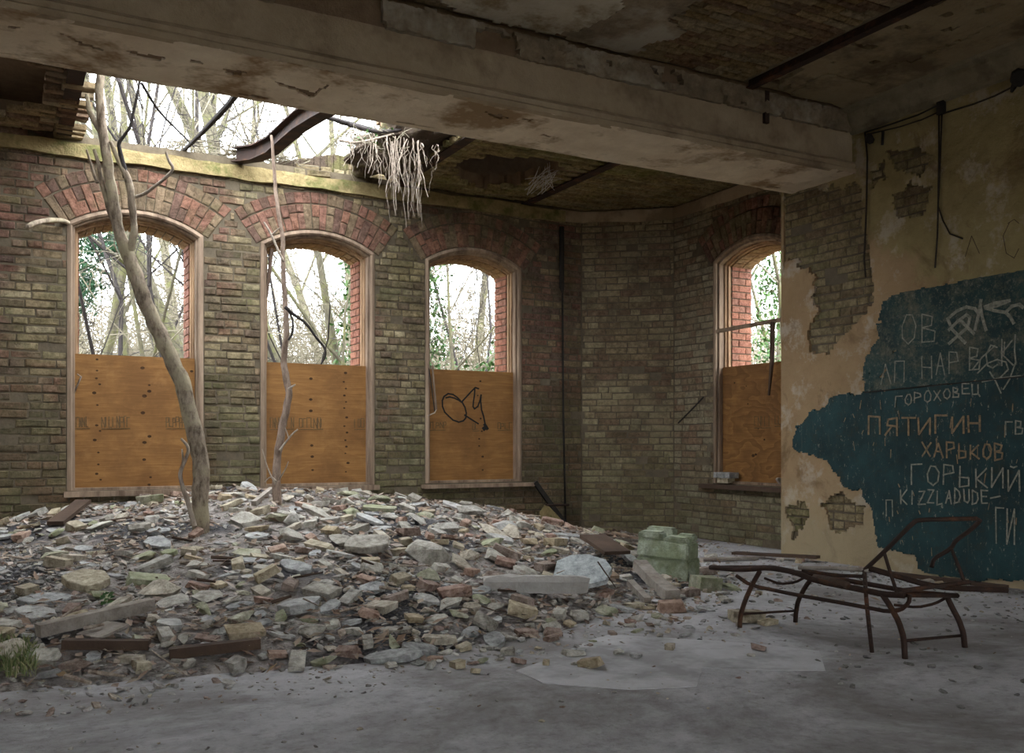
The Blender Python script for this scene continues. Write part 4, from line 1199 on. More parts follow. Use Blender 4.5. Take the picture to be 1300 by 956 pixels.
o.matrix_basis = Matrix.Translation(p + V((0, 0, .07))) @ Matrix.Rotation(-YAW - .02, 4, 'Z')
FIXED.append(o); tag(o, 'long grey concrete lintel lying across the foot of the heap', 'lintel')
for d in (-.25, 0, .25): PLACED.append((p.x + d * RGT[0], p.y + d * RGT[1], .12))
p = on_heap(846, 728)
t = thing('mossy_block', 'big green mossy masonry block sitting upright at the edge of the rubble', 'block', p)
def blk(name, x0, x1, y0, y1, z0, z1, sk=0.0):
    mb = MB()
    n = 4
    mb.hexa([V((x0 + random.uniform(-.01, .01), y0, z0)), V((x1, y0 + random.uniform(-.01, .01), z0)), V((x0, y1, z0)), V((x1, y1, z0)), V((x0 + random.uniform(0, .02), y0 + random.uniform(0, .02), z1 + sk)), V((x1 - random.uniform(0, .02), y0 + .01, z1)), V((x0 + .01, y1 - .01, z1 + sk)), V((x1, y1 - .01, z1))])
    me = mb.mesh(name)
    bm = bmesh.new(); bm.from_mesh(me); bmesh.ops.bevel(bm, geom=list(bm.edges), offset=.012, segments=2, affect='EDGES')
    for q in bm.verts: q.co += V((nz(q.co.x * 20, q.co.y * 20, q.co.z * 20), nz(q.co.y * 20, q.co.z * 20, 3), nz(q.co.z * 20, q.co.x * 20, 9))) * .008
    bm.to_mesh(me); bm.free()
    o = put(name, me, M['block_green'])
    o.parent = t
    return o
t_block = t
blk('lower_course', -.215, .215, -.15, .17, -.05, .13)
blk('upper_course', -.21, .20, -.145, .16, .128, .25, .03)
blk('brick', -.2, -.02, -.14, .02, .262, .325); blk('brick', 0, .19, -.13, .02, .25, .30); blk('brick', -.19, .03, .03, .15, .27, .345); blk('brick', .05, .19, .03, .15, .25, .31)
t.rotation_euler = (0, .06, -YAW - .45)
PLACED.append((p.x, p.y, .25))
# timbers
def timber(name, pts, w, h, mat, label, cat):
    mb = MB()
    rows = []
    for i, p in enumerate(pts):
        p = V(p); d = (V(pts[min(i + 1, len(pts) - 1)]) - V(pts[max(0, i - 1)])).normalized()
        sd = d.cross(V((0, 0, 1))).normalized(); up = sd.cross(d)
        j = 1 + .12 * nz(i * 1.7, p.x * 3, 3)
        rows.append([p + sd * w * j + up * h, p - sd * w * j + up * h * j, p - sd * w - up * h * j, p + sd * w * j - up * h])
    for r, q in zip(rows, rows[1:]): mb.add(r + q, [(i, (i + 1) % 4, 4 + (i + 1) % 4, 4 + i) for i in range(4)])
    mb.add(rows[0], [(3, 2, 1, 0)]); mb.add(rows[-1], [(0, 1, 2, 3)])
    for a, b in zip(pts, pts[1:]):
        for f in (0, .5, 1): PLACED.append((a[0] + (b[0] - a[0]) * f, a[1] + (b[1] - a[1]) * f, w + .035))
    o = mb.build(name, M[mat]); FIXED.append(o)
    return tag(o, label, cat)
def hp_pt(px, py, up=.03): return on_heap(px, py) + V((0, 0, up))
def seg(a, b, n=5): return [a.lerp(b, i / n) for i in range(n + 1)]
timber('timber_beam', seg(hp_pt(48, 816, .05), hp_pt(193, 782, .06)), .035, .03, 'wood_grey', 'squared grey timber lying on the slope beside the grass', 'timber')
timber('fallen_log', seg(hp_pt(80, 826), hp_pt(190, 828)), .026, .022, 'wood_dark', 'dark round log lying below the squared timber', 'log')
timber('fallen_log', seg(hp_pt(215, 838), hp_pt(330, 826)), .03, .024, 'wood_dark', 'brown log along the foot of the heap', 'log')
timber('bark_log', [hp_pt(812, 730, .075), hp_pt(826, 743, .06), hp_pt(841, 755, .045), hp_pt(854, 764, .04)], .05, .035, 'wood_grey', 'splintered silver log leaning beside the mossy block', 'log')
timber('bark_log', [hp_pt(800, 747, .04), hp_pt(822, 768, .025)], .025, .02, 'wood_grey', 'thin splinter of silver wood beside the big log', 'log')
timber('charred_board', seg(hp_pt(752, 700, .12), hp_pt(784, 719, .10), 2), .11, .014, 'wood_dark', 'dark charred board propped on the rubble', 'board')
timber('broken_plank', seg(hp_pt(742, 716, .05), hp_pt(780, 741, .04), 3), .04, .012, 'wood_frame', 'brown broken plank beside the charred board', 'plank')
timber('broken_plank', seg(hp_pt(70, 670, .03), hp_pt(106, 650, .09), 3), .06, .015, 'wood_dark', 'dark plank leaning below the window sill', 'plank')
timber('broken_plank', seg(hp_pt(322, 644, .03), hp_pt(345, 630, .06), 4), .02, .02, 'wood_grey', 'curved pale plank by the sapling foot', 'plank')
timber('broken_plank', seg(hp_pt(745, 685, .03), hp_pt(816, 692, .04), 3), .03, .012, 'wood_grey', 'grey plank under the canted wall', 'plank')
timber('broken_plank', seg(hp_pt(778, 680, .03), hp_pt(814, 690, .03), 3), .03, .012, 'wood_frame', 'brown lath under the canted wall', 'plank')
o = timber('board_offcut', seg(hp_pt(112, 817, .03), hp_pt(150, 806, .05), 2), .09, .006, 'wood_grey', 'flat triangular offcut propped against the squared timber', 'board')
FEET = [on_heap(255, 676), on_heap(352, 640)] + [V((x, y, 0)) for x, y in ((3.89, 3.12), (3.72, 4.10), (4.38, 3.14), (4.12, 4.06), (3.94, 3.36))]
for q in FEET: PLACED.append((q.x, q.y, .09))
# scattered medium pieces
random.seed(77)
def weight(x, y):
    toe = lerp_tab(TOE, x)
    s = (y - toe)
    if s < -.5: return 0.06
    if s < 0: return .35
    return 1.0
MARKS = [('the leaning trunk', 255, 676), ('the thin sapling', 352, 640), ('the squared grey timber', 120, 800), ('the concrete lintel', 680, 757), ('the pale blue slab', 742, 740), ('the green masonry block', 846, 728), ('the lounger', 950, 790), ('the slanting iron bar', 715, 672), ('the cinder hollow', 520, 740), ('the grass tuft', 20, 845), ('the splintered silver log', 838, 745), ('the charred board', 795, 712), ('the pale yellow slab', 108, 745), ('the wide greenish slab', 482, 648), ('the pointed grey boulder', 598, 655), ('the brown log', 270, 832), ('the pale tilted slab', 502, 802), ('the long mortar block', 408, 757), ('the layered green slab', 215, 705), ('the tilted buff brick', 338, 738), ('the pale grey boulder', 545, 712), ('the pinkish brick end', 352, 835), ('the purplish boulder', 640, 672), ('the rosy brick lump', 628, 735), ('the pale flat stone', 314, 705), ('the perched concrete slab', 466, 702), ('the dark boulder on the cinders', 44, 745), ('the mossy green boulder', 350, 662), ('the curved pale plank', 335, 640), ('the middle window sill', 415, 630), ('the dark leaning plank', 90, 660)]
MARKS = [(a, on_heap(b, c)) for a, b, c in MARKS]
USED = set()
def two_marks(base, x, y):
    lab = base + near_mark(x, y)
    if lab in USED:
        a, b = [m[0] for m in sorted(MARKS, key=lambda m: (m[1].x - x) ** 2 + (m[1].y - y) ** 2)[:2]]
        cand = base.replace('on the heap near ', '').replace('on the floor near ', '').replace('lying near ', '') + 'between ' + a + ' and ' + b
        if len(cand.split()) <= 16: lab = cand
    USED.add(lab)
    return lab
def near_mark(x, y): return min(MARKS, key=lambda m: (m[1].x - x) ** 2 + (m[1].y - y) ** 2)[0]
WORD = {'red': 'red brick piece', 'yellow': 'buff brick piece', 'grey': 'grey concrete lump', 'block': 'squared mortar lump', 'moss': 'mossy green stone', 'slate': 'flat blue-grey shard'}
NUM = {'red': 56, 'yellow': 62, 'grey': 130, 'block': 80, 'moss': 56, 'slate': 130}
order = [k for k, n in NUM.items() for _ in range(n)]
random.shuffle(order)
for k in order:
    for tr in range(60):
        px, py = random.uniform(-15, 980), random.uniform(618, 850)
        p = on_heap(px, py)
        t = p.x * FWD[0] + p.y * FWD[1]
        if p.y > 9.1 or p.x > XA - .15 or (p.x > 6.0 and p.y > 8.3): continue
        if random.random() > weight(p.x, p.y): continue
        # leafy and cindery stretches hold fewer stones
        if inside([(100, 650), (300, 640), (290, 740), (180, 780), (60, 700)], px, py) and random.random() < .65: continue
        if inside([(0, 690), (60, 690), (70, 740), (0, 760)], px, py): continue
        size = random.choice([.08, .09, .10, .12, .14, .16, .18, .21, .26]) * (1.0 if k != 'slate' else 1.05)
        if k in ('red', 'yellow', 'block'): size = random.uniform(.11, .22)
        if px > 880 or p.y < lerp_tab(TOE, p.x): size *= .6
        if not free_spot(p.x, p.y, size * .5): continue
        v = KIND[k]
        o = drop(random.choice(RM[k]), v[0], p.x, p.y, size, .22, .3 if k != 'slate' else .18); STONES.append(o)
        sw = 'small ' if size < .085 else 'large ' if size > .135 else ''
        tag(o, two_marks(sw + WORD[k] + (' on the floor near ' if p.y < lerp_tab(TOE, p.x) - .02 else ' on the heap near '), p.x, p.y), v[4], v[5])
        PLACED.append((p.x, p.y, size * .5))
        break
MARKS += [('the foot of the blackboard', V((6.3, 4.2, 0))), ('the pier foot', V((6.3, 6.2, 0))), ('the alcove wall foot', V((6.5, 7.4, 0)))]
for i in range(230):
    k = random.choice(['grey', 'slate', 'slate', 'red', 'yellow', 'block'])
    if i < 50: x, y = XR - .08 - abs(random.gauss(0, .18)), random.uniform(3.0, 6.4)
    else:
        p = on_z(random.uniform(300, 1060), random.uniform(706, 856), 0); x, y = p.x, p.y
        if y < lerp_tab(TOE, x) - (.75 if i % 4 else 1.2) or heap(x, y) > .05 or y > lerp_tab(TOE, x) + .4 and x < 5.2: continue
    size = random.uniform(.05, .13)
    if x > XR - .1 and y < YP + .15 or not free_spot(x, y, size * .5): continue
    v = KIND[k]; o = drop(random.choice(RM[k]), v[0], x, y, size, .08, .15); STONES.append(o)
    tag(o, two_marks(('small ' if size < .085 else '') + WORD[k] + ' on the floor near ', x, y), v[4], v[5]); PLACED.append((x, y, size * .5))
timber('broken_plank', seg(V((6.05, 6.75, .03)), V((6.35, 6.0, .05)), 3), .05, .012, 'wood_dark', 'dark plank on the floor at the pier foot', 'plank')
timber('broken_plank', seg(V((5.5, 6.56, .02)), V((6.02, 6.42, .02)), 3), .04, .012, 'wood_grey', 'grey plank on the floor at the pier foot', 'plank')
timber('broken_plank', seg(V((6.2, 5.2, .025)), V((6.3, 4.2, .03)), 3), .04, .012, 'wood_dark', 'dark plank on the floor below the blackboard', 'plank')
# nudge loose pieces that run into each other apart, keeping them seated on the heap
FIXED += [c for c in t_block.children]
def bvh(o, m): return BVHTree.FromPolygons([m @ v.co for v in o.data.vertices], [tuple(p.vertices) for p in o.data.polygons])
def world(o): return (Matrix.LocRotScale(t_block.location, t_block.rotation_euler, None) @ o.matrix_basis) if o.parent else o.matrix_basis.copy()
class Piece:
    def __init__(s, o, fixed):
        s.o = o; s.fixed = fixed; s.m = world(o); s.fresh()
    def fresh(s):
        s.t = bvh(s.o, s.m)
        w = [s.m @ v.co for v in s.o.data.vertices]
        s.x0, s.x1 = min(p.x for p in w), max(p.x for p in w); s.y0, s.y1 = min(p.y for p in w), max(p.y for p in w)
        s.c = V(((s.x0 + s.x1) / 2, (s.y0 + s.y1) / 2, 0))
    def move(s, d):
        a = s.m.translation; b = a + d
        if not okxy(b.x, b.y) or b.y > 9.08: return
        if any(math.hypot(b.x - q.x, b.y - q.y) < .08 + (s.x1 - s.x0 + s.y1 - s.y0) / 4 for q in FEET): return
        s.m.translation = V((b.x, b.y, a.z + heap(b.x, b.y) - heap(a.x, a.y))); s.fresh()
def okxy(x, y): return y < 9.2 and x < XA - .05 and not (x > 6 and y > 9.3 - (x - 6) * .8 - .08) and not (x > XR - .05 and y < YP + .1)
PC = [Piece(o, False) for o in STONES] + [Piece(o, True) for o in FIXED]
for rnd in range(14):
    hits = 0
    for i, a in enumerate(PC):
        if a.fixed: continue
        for b in PC:
            if b is a or b.x0 > a.x1 or b.x1 < a.x0 or b.y0 > a.y1 or b.y1 < a.y0: continue
            if a.t.overlap(b.t):
                hits += 1
                d = a.c - b.c
                if b.fixed and b.x1 - b.x0 + b.y1 - b.y0 > .5:       # long pieces: leave along the shortest side
                    n = b.t.find_nearest(a.m.translation); d = a.m.translation - n[0]; d.z = 0
                    if d.dot(a.c - b.c) < 0 and d.length < .02: d = -d
                if d.length < 1e-4: d = V((random.uniform(-1, 1), random.uniform(-1, 1), 0))
                d = d.normalized() * (.026 if b.fixed else .018)
                a.move(d)
                if not b.fixed: b.move(-d)
    if not hits: break
for a in PC:
    if not a.fixed: a.o.matrix_basis = a.m
# small stones nobody could count
random.seed(9)
def scatter(name, label, cat, mat, n, area, size, kinds=('lump', 'brick', 'slab'), cond=None):
    pool = []
    for kd in kinds:
        for _ in range(5):
            me = rock_mesh('t', 'lump' if kd == 'lump' else kd, None)
            bmx = bmesh.new(); bmx.from_mesh(me)
            bmesh.ops.remove_doubles(bmx, verts=bmx.verts, dist=.12)
            pool.append(([v.co.copy() for v in bmx.verts], [tuple(v.index for v in f.verts) for f in bmx.faces])); bmx.free()
            bpy.data.meshes.remove(me)
    mb = MB(); c = 0; tries = 0
    while c < n and tries < n * 6:
        tries += 1
        x, y = random.uniform(area[0], area[1]), random.uniform(area[2], area[3])
        w = weight(x, y) if cond is None else cond(x, y)
        if random.random() > w: continue
        vs, fs = random.choice(pool)
        sz = random.uniform(*size) * (.6 + .4 * random.random())
        m = Euler((random.uniform(-.5, .5), random.uniform(-.5, .5), random.uniform(0, 6.28))).to_matrix()
        b = V((x, y, heap(x, y) + sz * .10))
        mb.add([b + (m @ q) * sz for q in vs], fs)
        c += 1
    o = mb.build(name, M[mat]); tag(o, label, cat, kind='stuff')
def okxy(x, y): return y < 9.2 and x < XA - .05 and not (x > 6 and y > 9.3 - (x - 6) * .8 - .08) and not (x > XR - .05 and y < YP + .1)
scatter('rubble', 'countless small stones and brick crumbs covering the heap', 'rubble', 'st_small', 6800, (-1.2, 6.8, 4.0, 9.2), (.03, .085), cond=lambda x, y: weight(x, y) * okxy(x, y) * (.35 + .65 * (nz(x * 1.2, y * 1.2, 50) > -.12)))
scatter('gravel', 'fine grey grit and chips strewn over the floor', 'gravel', 'st_small', 4200, (-.6, 6.45, 2.9, 7.5), (.008, .034), cond=lambda x, y: okxy(x, y) * (.16 + .5 * max(0, nz(x * 2, y * 2, 8)) + (.6 if x > 5.7 else 0) + (.7 if y > lerp_tab(TOE, x) - .5 else 0)))
scatter('plaster_flakes', 'dark flakes and scraps lying on the floor around the lounger', 'debris', 'st_coal', 520, (3.0, 6.4, 2.3, 5.6), (.02, .07), ('slab',), cond=lambda x, y: okxy(x, y) * (heap(x, y) < .01) * max(.05, .35 * (x - 3.6) / 2.8 + .5 * nz(x * 1.7, y * 1.7, 21)))
def coal(x, y):
    px, py = proj((x, y, heap(x, y)))
    e = 14 * nz(x * 3, y * 3, 2)
    return 1.0 if any(inside(po, px + e, py + e * .6) for po in ([(-20, 690), (62, 690), (72, 745), (40, 770), (-20, 768)], [(430, 712), (520, 710), (580, 745), (600, 775), (520, 770), (440, 730)], [(490, 770), (560, 745), (620, 760), (560, 790)])) else .0
scatter('cinders', 'black cinders spilled in patches over the heap', 'cinders', 'st_coal', 3600, (-1.0, 4.2, 4.2, 8.2), (.02, .05), cond=coal)
# leaf litter, splinters and twigs on the heap
mb = MB()
for i in range(9000):
    x, y = random.uniform(-1.0, 6.6), random.uniform(4.3, 9.2)
    w = .8 if nz(x * .9, y * .9, 71) > -.05 else .25
    if random.random() > w * weight(x, y) or not okxy(x, y): continue
    z = heap(x, y) + random.uniform(.004, .03)
    L, W = random.uniform(.02, .06), random.uniform(.006, .022)
    m = Euler((random.uniform(-.6, .6), random.uniform(-.5, .5), random.uniform(0, 6.28))).to_matrix()
    vs = [V((x, y, z)) + m @ V(q) for q in ((-L, 0, 0), (0, -W, .004), (L, 0, .002), (0, W, .006))]
    mb.add(vs, [(0, 1, 2, 3)])
o = mb.build('leaf_litter', M['litter']); tag(o, 'dead leaves and bark shreds lying between the stones', 'leaf litter', kind='stuff')
random.seed(15)
BB = [(b.x0, b.x1, b.y0, b.y1) for b in PC] + [(q.x - .08, q.x + .08, q.y - .08, q.y + .08) for q in FEET]
for i in range(75):
    px, py = random.uniform(0, 960), random.uniform(640, 842)
    p = on_heap(px, py)
    if p.y > 8.9 or p.x > 6.2 or p.y < lerp_tab(TOE, p.x) + .15: continue
    L = random.uniform(.15, .45); a = random.uniform(-.7, .7) - YAW
    d = V((math.cos(a), math.sin(a), 0)) * L / 2
    if not okxy(p.x + d.x, p.y + d.y) or not okxy(p.x - d.x, p.y - d.y): continue
    p0, d0 = p.copy(), d.copy(); ok = False
    for n in range(60):                 # shift on the slope until the stick lies between the stones
        ln = [p + d * (s / 5 - 1) for s in range(11)]
        ok = all(okxy(q.x, q.y) for q in ln) and not any(b[0] - .015 < q.x < b[1] + .015 and b[2] - .015 < q.y < b[3] + .015 for q in ln for b in BB)
        if ok: break
        w = .05 + .006 * n
        p = p0 + V((random.uniform(-w, w), random.uniform(-w, w), 0)); an = random.uniform(-.9, .9) - YAW; k = d0.length * max(.3, 1 - .014 * n)
        d = V((math.cos(an), math.sin(an), 0)) * k
    for q in ln: BB.append((q.x - .01, q.x + .01, q.y - .01, q.y + .01))
    pts = []
    for s in range(13):                 # lying on the slope, or on whatever piece is under it
        q = p + d * (s / 6 - 1); q.z = heap(q.x, q.y) + .02
        for b in PC:
            if b.x0 - .02 < q.x < b.x1 + .02 and b.y0 - .02 < q.y < b.y1 + .02:
                for ox, oy in ((0, 0), (.016, 0), (-.016, 0), (0, .016), (0, -.016)):
                    h = b.t.ray_cast(V((q.x + ox, q.y + oy, 2)), V((0, 0, -1)))[0]
                    if h: q.z = max(q.z, h.z + .014)
        pts.append(q)
    zz = [max(pts[j].z for j in range(max(0, i - 1), min(12, i + 1) + 1)) for i in range(13)]
    lift = min(.05, max(z - (zz[0] + (zz[-1] - zz[0]) * i / 12) for i, z in enumerate(zz)))
    for i, q in enumerate(pts): q.z = zz[0] + (zz[-1] - zz[0]) * i / 12 + lift
    pts = pts[::2]
    r = random.uniform(.004, .012)
    mb = MB(); mb.tube(pts, [r, r, r, r * .9, r * .8, r * .7, r * .6], 5)
    pale = random.random() < .7; mk = two_marks('pale dry stick lying near ' if pale else 'dark rotten stick lying near ', p.x, p.y)
    tag(mb.build('stick', M['root' if pale else 'wood_dark']), mk, 'stick', 'pale sticks on the heap' if pale else 'dark sticks on the heap')
# grass tuft in the corner
mb = MB()
for i in range(420):
    p = on_heap(random.uniform(-6, 46), random.uniform(822, 862))
    a = random.uniform(0, 6.28); h = random.uniform(.03, .09); b = random.uniform(0, .05)
    w = V((math.cos(a), math.sin(a), 0)) * .003; l = V((-math.sin(a), math.cos(a), 0)) * b
    mb.add([p - w, p + w, p + l * .5 + w * .7 + V((0, 0, h * .7)), p + l + V((0, 0, h))], [(0, 1, 2, 3)])
o = mb.build('grass', M['grass']); tag(o, 'tuft of thin dry grass growing at the foot of the heap', 'grass', kind='stuff')
mb = MB()
pp = on_heap(133, 772)
for i in range(16):
    a = random.uniform(0, 6.28); q = pp + V((math.cos(a) * .025, math.sin(a) * .02, random.uniform(.01, .07)))
    mb.add([q, q + V((.02, 0, .006)), q + V((.03, .01, .012)), q + V((.008, .012, .016))], [(0, 1, 2, 3)])
tag(mb.build('seedling', M['ivy']), 'tiny green seedling sprouting among the stones', 'plant')

# ------------------------------------------------------------------ trees growing inside
def px_path(pts, t): return [at_t(x, y, t if not callable(t) else t(y)) for x, y in pts]
def branch(name, pts, rads, mat, parent, n=8):
    # smooth the path once
    P = [V(p) for p in pts]; R = list(rads)
    for _ in range(2):
        Q, S_ = [P[0]], [R[0]]
        for a, b, ra, rb in zip(P, P[1:], R, R[1:]):
            Q += [a.lerp(b, .25), a.lerp(b, .75)]; S_ += [ra * .75 + rb * .25, ra * .25 + rb * .75]
        Q.append(P[-1]); S_.append(R[-1]); P, R = Q, S_
    P = [p + V((nz(p.x * 9, p.z * 9, 1), nz(p.y * 9, p.z * 9, 2), 0)) * .012 * min(1, r / .03) for p, r in zip(P, R)]
    R = [r * (1 + .12 * nz(p.z * 14, p.x * 14, 3)) for p, r in zip(P, R)]
    mb = MB(); mb.tube(P, R, n)
    return mb.build(name, M[mat], parent, True)
b0 = on_heap(255, 676)
T1 = b0.x * FWD[0] + b0.y * FWD[1]
K = T1 / FPX
tr = thing('leaning_tree', 'leaning young tree growing from the rubble up through the ceiling hole', 'tree', b0)
tp1 = [(255, 690), (255, 660), (254, 625), (257, 595), (250, 560), (240, 518), (230, 482), (214, 448), (200, 420), (187, 392), (178, 366), (170, 342), (162, 322)]
branch('trunk', px_path(tp1, T1), [12 * K, 11 * K, 10.5 * K, 11 * K, 11 * K, 10.5 * K, 10.5 * K, 10 * K, 10 * K, 9.5 * K, 9.5 * K, 9.5 * K, 9 * K], 'bark', tr, 10)
branch('limb', px_path([(162, 322), (154, 303), (148, 285), (145, 262), (140, 232), (136, 205), (132, 180), (129, 150), (127, 120), (126, 96), (130, 55), (137, 0), (145, -60)], T1), [8.5 * K, 7.5 * K, 7 * K, 7 * K, 6.5 * K, 6 * K, 6 * K, 5.5 * K, 5 * K, 5 * K, 4.6 * K, 4 * K, 3.2 * K], 'bark', tr, 8)
branch('limb', px_path([(164, 324), (170, 305), (170, 285), (168, 262), (166, 240), (161, 224), (153, 208), (146, 192), (140, 180)], T1), [6 * K, 4.5 * K, 4.5 * K, 4.5 * K, 5 * K, 4.5 * K, 3.5 * K, 3 * K, 2.5 * K], 'bark', tr, 7)
branch('limb', px_path([(150, 292), (140, 272), (134, 250), (128, 225), (124, 205), (120, 190)], T1), [3.5 * K, 3.5 * K, 3 * K, 2.8 * K, 2.5 * K, 2 * K], 'bark', tr, 6)
branch('limb', px_path([(160, 226), (156, 205), (152, 190), (150, 182), (158, 172), (167, 160), (170, 140), (176, 112), (178, 98), (183, 60), (180, 20)], T1), [4 * K, 3.2 * K, 2.6 * K, 2.2 * K, 2 * K, 1.8 * K, 1.8 * K, 1.6 * K, 1.4 * K, 1.2 * K, 1 * K], 'bark_dark', tr, 6)
branch('limb', px_path([(172, 250), (184, 246), (200, 234), (214, 222), (221, 214), (214, 204), (211, 193)], T1), [2.2 * K, 2.2 * K, 2.1 * K, 2 * K, 2 * K, 1.8 * K, 1.6 * K], 'root', tr, 6)
branch('limb', px_path([(132, 172), (124, 160), (117, 148), (112, 135), (110, 120)], T1), [5 * K, 4 * K, 3.5 * K, 3 * K, 2.6 * K], 'bark', tr, 6)
branch('limb', px_path([(124, 232), (118, 218), (110, 190)], T1), [2.4 * K, 1.8 * K, 1.4 * K], 'bark', tr, 5)
branch('shoot', px_path([(246, 668), (240, 640), (230, 612), (228, 600), (235, 585), (240, 568), (230, 557)], T1 * .985), [3.4 * K, 3 * K, 2.6 * K, 2.4 * K, 2.2 * K, 2 * K, 1.6 * K], 'root', tr, 6)
branch('shoot', px_path([(228, 602), (233, 588), (231, 570)], T1 * .985), [2 * K, 1.6 * K, 1 * K], 'root', tr, 5)
b1 = on_heap(352, 640); T2 = b1.x * FWD[0] + b1.y * FWD[1]; T2 = min(T2, 8.8); K2 = T2 / FPX
sp = thing('sapling', 'slender sapling growing in front of the middle window', 'tree', b1)
branch('trunk', px_path([(352, 652), (353, 640), (351, 612), (351, 585), (355, 562), (359, 538), (366, 512), (367, 498), (361, 470), (360, 455), (364, 425), (363, 395), (361, 370), (359, 335), (360, 305), (354, 278), (350, 245), (348, 215), (346, 190), (345, 172)], T2), [6.5 * K2, 6 * K2, 5.5 * K2, 5 * K2, 5 * K2, 4.8 * K2, 4.6 * K2, 4.6 * K2, 4.4 * K2, 4 * K2, 3.6 * K2, 3.4 * K2, 3.2 * K2, 3 * K2, 2.8 * K2, 2.6 * K2, 2.4 * K2, 2.2 * K2, 2 * K2, 1.8 * K2], 'bark_sapling', sp, 8)
branch('limb', px_path([(362, 390), (374, 400), (386, 408), (396, 420), (404, 432), (412, 440), (414, 452), (408, 462)], T2 * .99), [2.2 * K2, 2 * K2, 1.8 * K2, 1.7 * K2, 1.6 * K2, 1.5 * K2, 1.3 * K2, 1 * K2], 'bark_dark', sp, 5)
branch('limb', px_path([(366, 432), (372, 422), (372, 405), (366, 395)], T2 * .99), [1.4 * K2, 1.4 * K2, 1.2 * K2, 1 * K2], 'bark_dark', sp, 5)
branch('limb', px_path([(360, 332), (350, 312), (344, 296), (335, 282)], T2 * .99), [1.8 * K2, 1.8 * K2, 1.6 * K2, 1.2 * K2], 'root', sp, 5)
branch('limb', px_path([(345, 298), (352, 292), (356, 288)], T2 * .99), [1.2 * K2, 1 * K2, .7 * K2], 'root', sp, 5)
branch('limb', px_path([(355, 572), (362, 562), (370, 552), (378, 545)], T2 * .985), [1.5 * K2, 1.3 * K2, 1.1 * K2, .8 * K2], 'root', sp, 5)
branch('limb', px_path([(367, 558), (364, 548), (361, 542)], T2 * .985), [1 * K2, .9 * K2, .6 * K2], 'root', sp, 5)
branch('limb', px_path([(366, 494), (370, 491), (375, 488)], T2 * .985), [2 * K2, 1.5 * K2, .8 * K2], 'root', sp, 5)
branch('limb', px_path([(350, 615), (342, 600), (337, 585), (333, 570)], T2 * .985), [1.2 * K2, 1 * K2, .8 * K2, .6 * K2], 'root', sp, 5)
branch('limb', px_path([(354, 610), (362, 596), (366, 586)], T2 * .985), [1.1 * K2, .9 * K2, .6 * K2], 'root', sp, 5)
branch('limb', px_path([(352, 612), (344, 604), (336, 612)], T2 * .985), [1.1 * K2, .9 * K2, .6 * K2], 'root', sp, 5)

# hanging root mass at the edge of the hole
random.seed(61)
rmass = thing('root_mass', 'mat of soil and roots hanging from the broken ceiling', 'roots', (3.3, 8.4, 3.8))
bm = bmesh.new(); bmesh.ops.create_icosphere(bm, subdivisions=4, radius=1)
for q in bm.verts:
    d = q.co.normalized()
    k = 1 + .35 * noise.noise(d * 2.3) + .18 * noise.noise(d * 6.1)
    q.co = V((3.36 + d.x * .36 * k, 8.45 + d.y * .85 * k, 3.90 + d.z * .17 * k))
me = bpy.data.meshes.new('soil_clump'); bm.to_mesh(me); bm.free()
put('soil_clump', me, M['soil'], rmass, True)
mb = MB()
for i in range(150):
    px = random.gauss(505, 28); y0 = random.uniform(7.4, 9.1)
    if not 442 < px < 562: continue
    top = on_y(px, 172 + .16 * (px - 480) + random.uniform(-4, 8), y0)
    L = random.uniform(.15, .62) * (1.2 if 490 < px < 545 else .7)
    pts = []; x, y = top.x, top.y
    for s in range(7):
        pts.append(V((x, y, top.z - L * s / 6))); x += random.gauss(0, .02); y += random.gauss(0, .018)
    r = random.choice([.0025, .003, .004, .006])
    mb.tube(pts, [r * (1 - .1 * s) for s in range(7)], 4, False)
o = mb.build('hanging_roots', M['root'], rmass); o['kind'] = 'stuff'
mb = MB()
for i in range(130):
    p = on_y(random.uniform(425, 520), random.uniform(163, 190), random.uniform(7.6, 9.1)); a = random.uniform(0, 6.28)
    pts = [p + V((math.cos(a + s * .3) * .05 * s, math.sin(a + s * .3) * .05 * s, random.uniform(-.02, .03) * s)) for s in range(4)]
    mb.tube(pts, [.004, .004, .003, .002], 3, False)
o = mb.build('dry_stalks', M['twig_near'], rmass); o['kind'] = 'stuff'
mb = MB()
for i in range(60):
    p = on_y(random.uniform(452, 500), random.uniform(160, 182), random.uniform(7.8, 8.8)); m = Euler((random.uniform(-1, 1), random.uniform(-1, 1), random.uniform(0, 6))).to_matrix()
    mb.add([p + m @ V(q) for q in ((-.02, 0, 0), (0, -.014, 0), (.025, 0, .004), (0, .014, 0))], [(0, 1, 2, 3)])
o = mb.build('small_leaves', M['ivy'], rmass); o['kind'] = 'stuff'
branch('thick_root', [on_y(425, 152, 7.9), on_y(450, 160, 7.9), on_y(478, 168, 7.9), on_y(510, 165, 7.9)], [.02, .02, .018, .014], 'bark_dark', rmass, 6)
branch('thick_root', [on_y(430, 178, 8.0), on_y(450, 182, 8.0), on_y(470, 178, 7.9), on_y(500, 170, 7.9)], [.012, .012, .010, .008], 'root', rmass, 6)
# pale dry weeds in the ceiling hollow
mb = MB()
for i in range(26):
    p = on_y(random.uniform(664, 704), random.uniform(226, 248), 8.4); q = on_y(random.uniform(680, 716), random.uniform(206, 234), 8.1)
    mb.tube([p, p.lerp(q, .5) + V((random.uniform(-.03, .03), 0, random.uniform(-.03, .03))), q], [.004, .004, .002], 3, False)
tag(mb.build('dry_weeds', M['stone_white']), 'pale dry weed stems in the hollow of the mossy ceiling', 'weeds', kind='stuff')
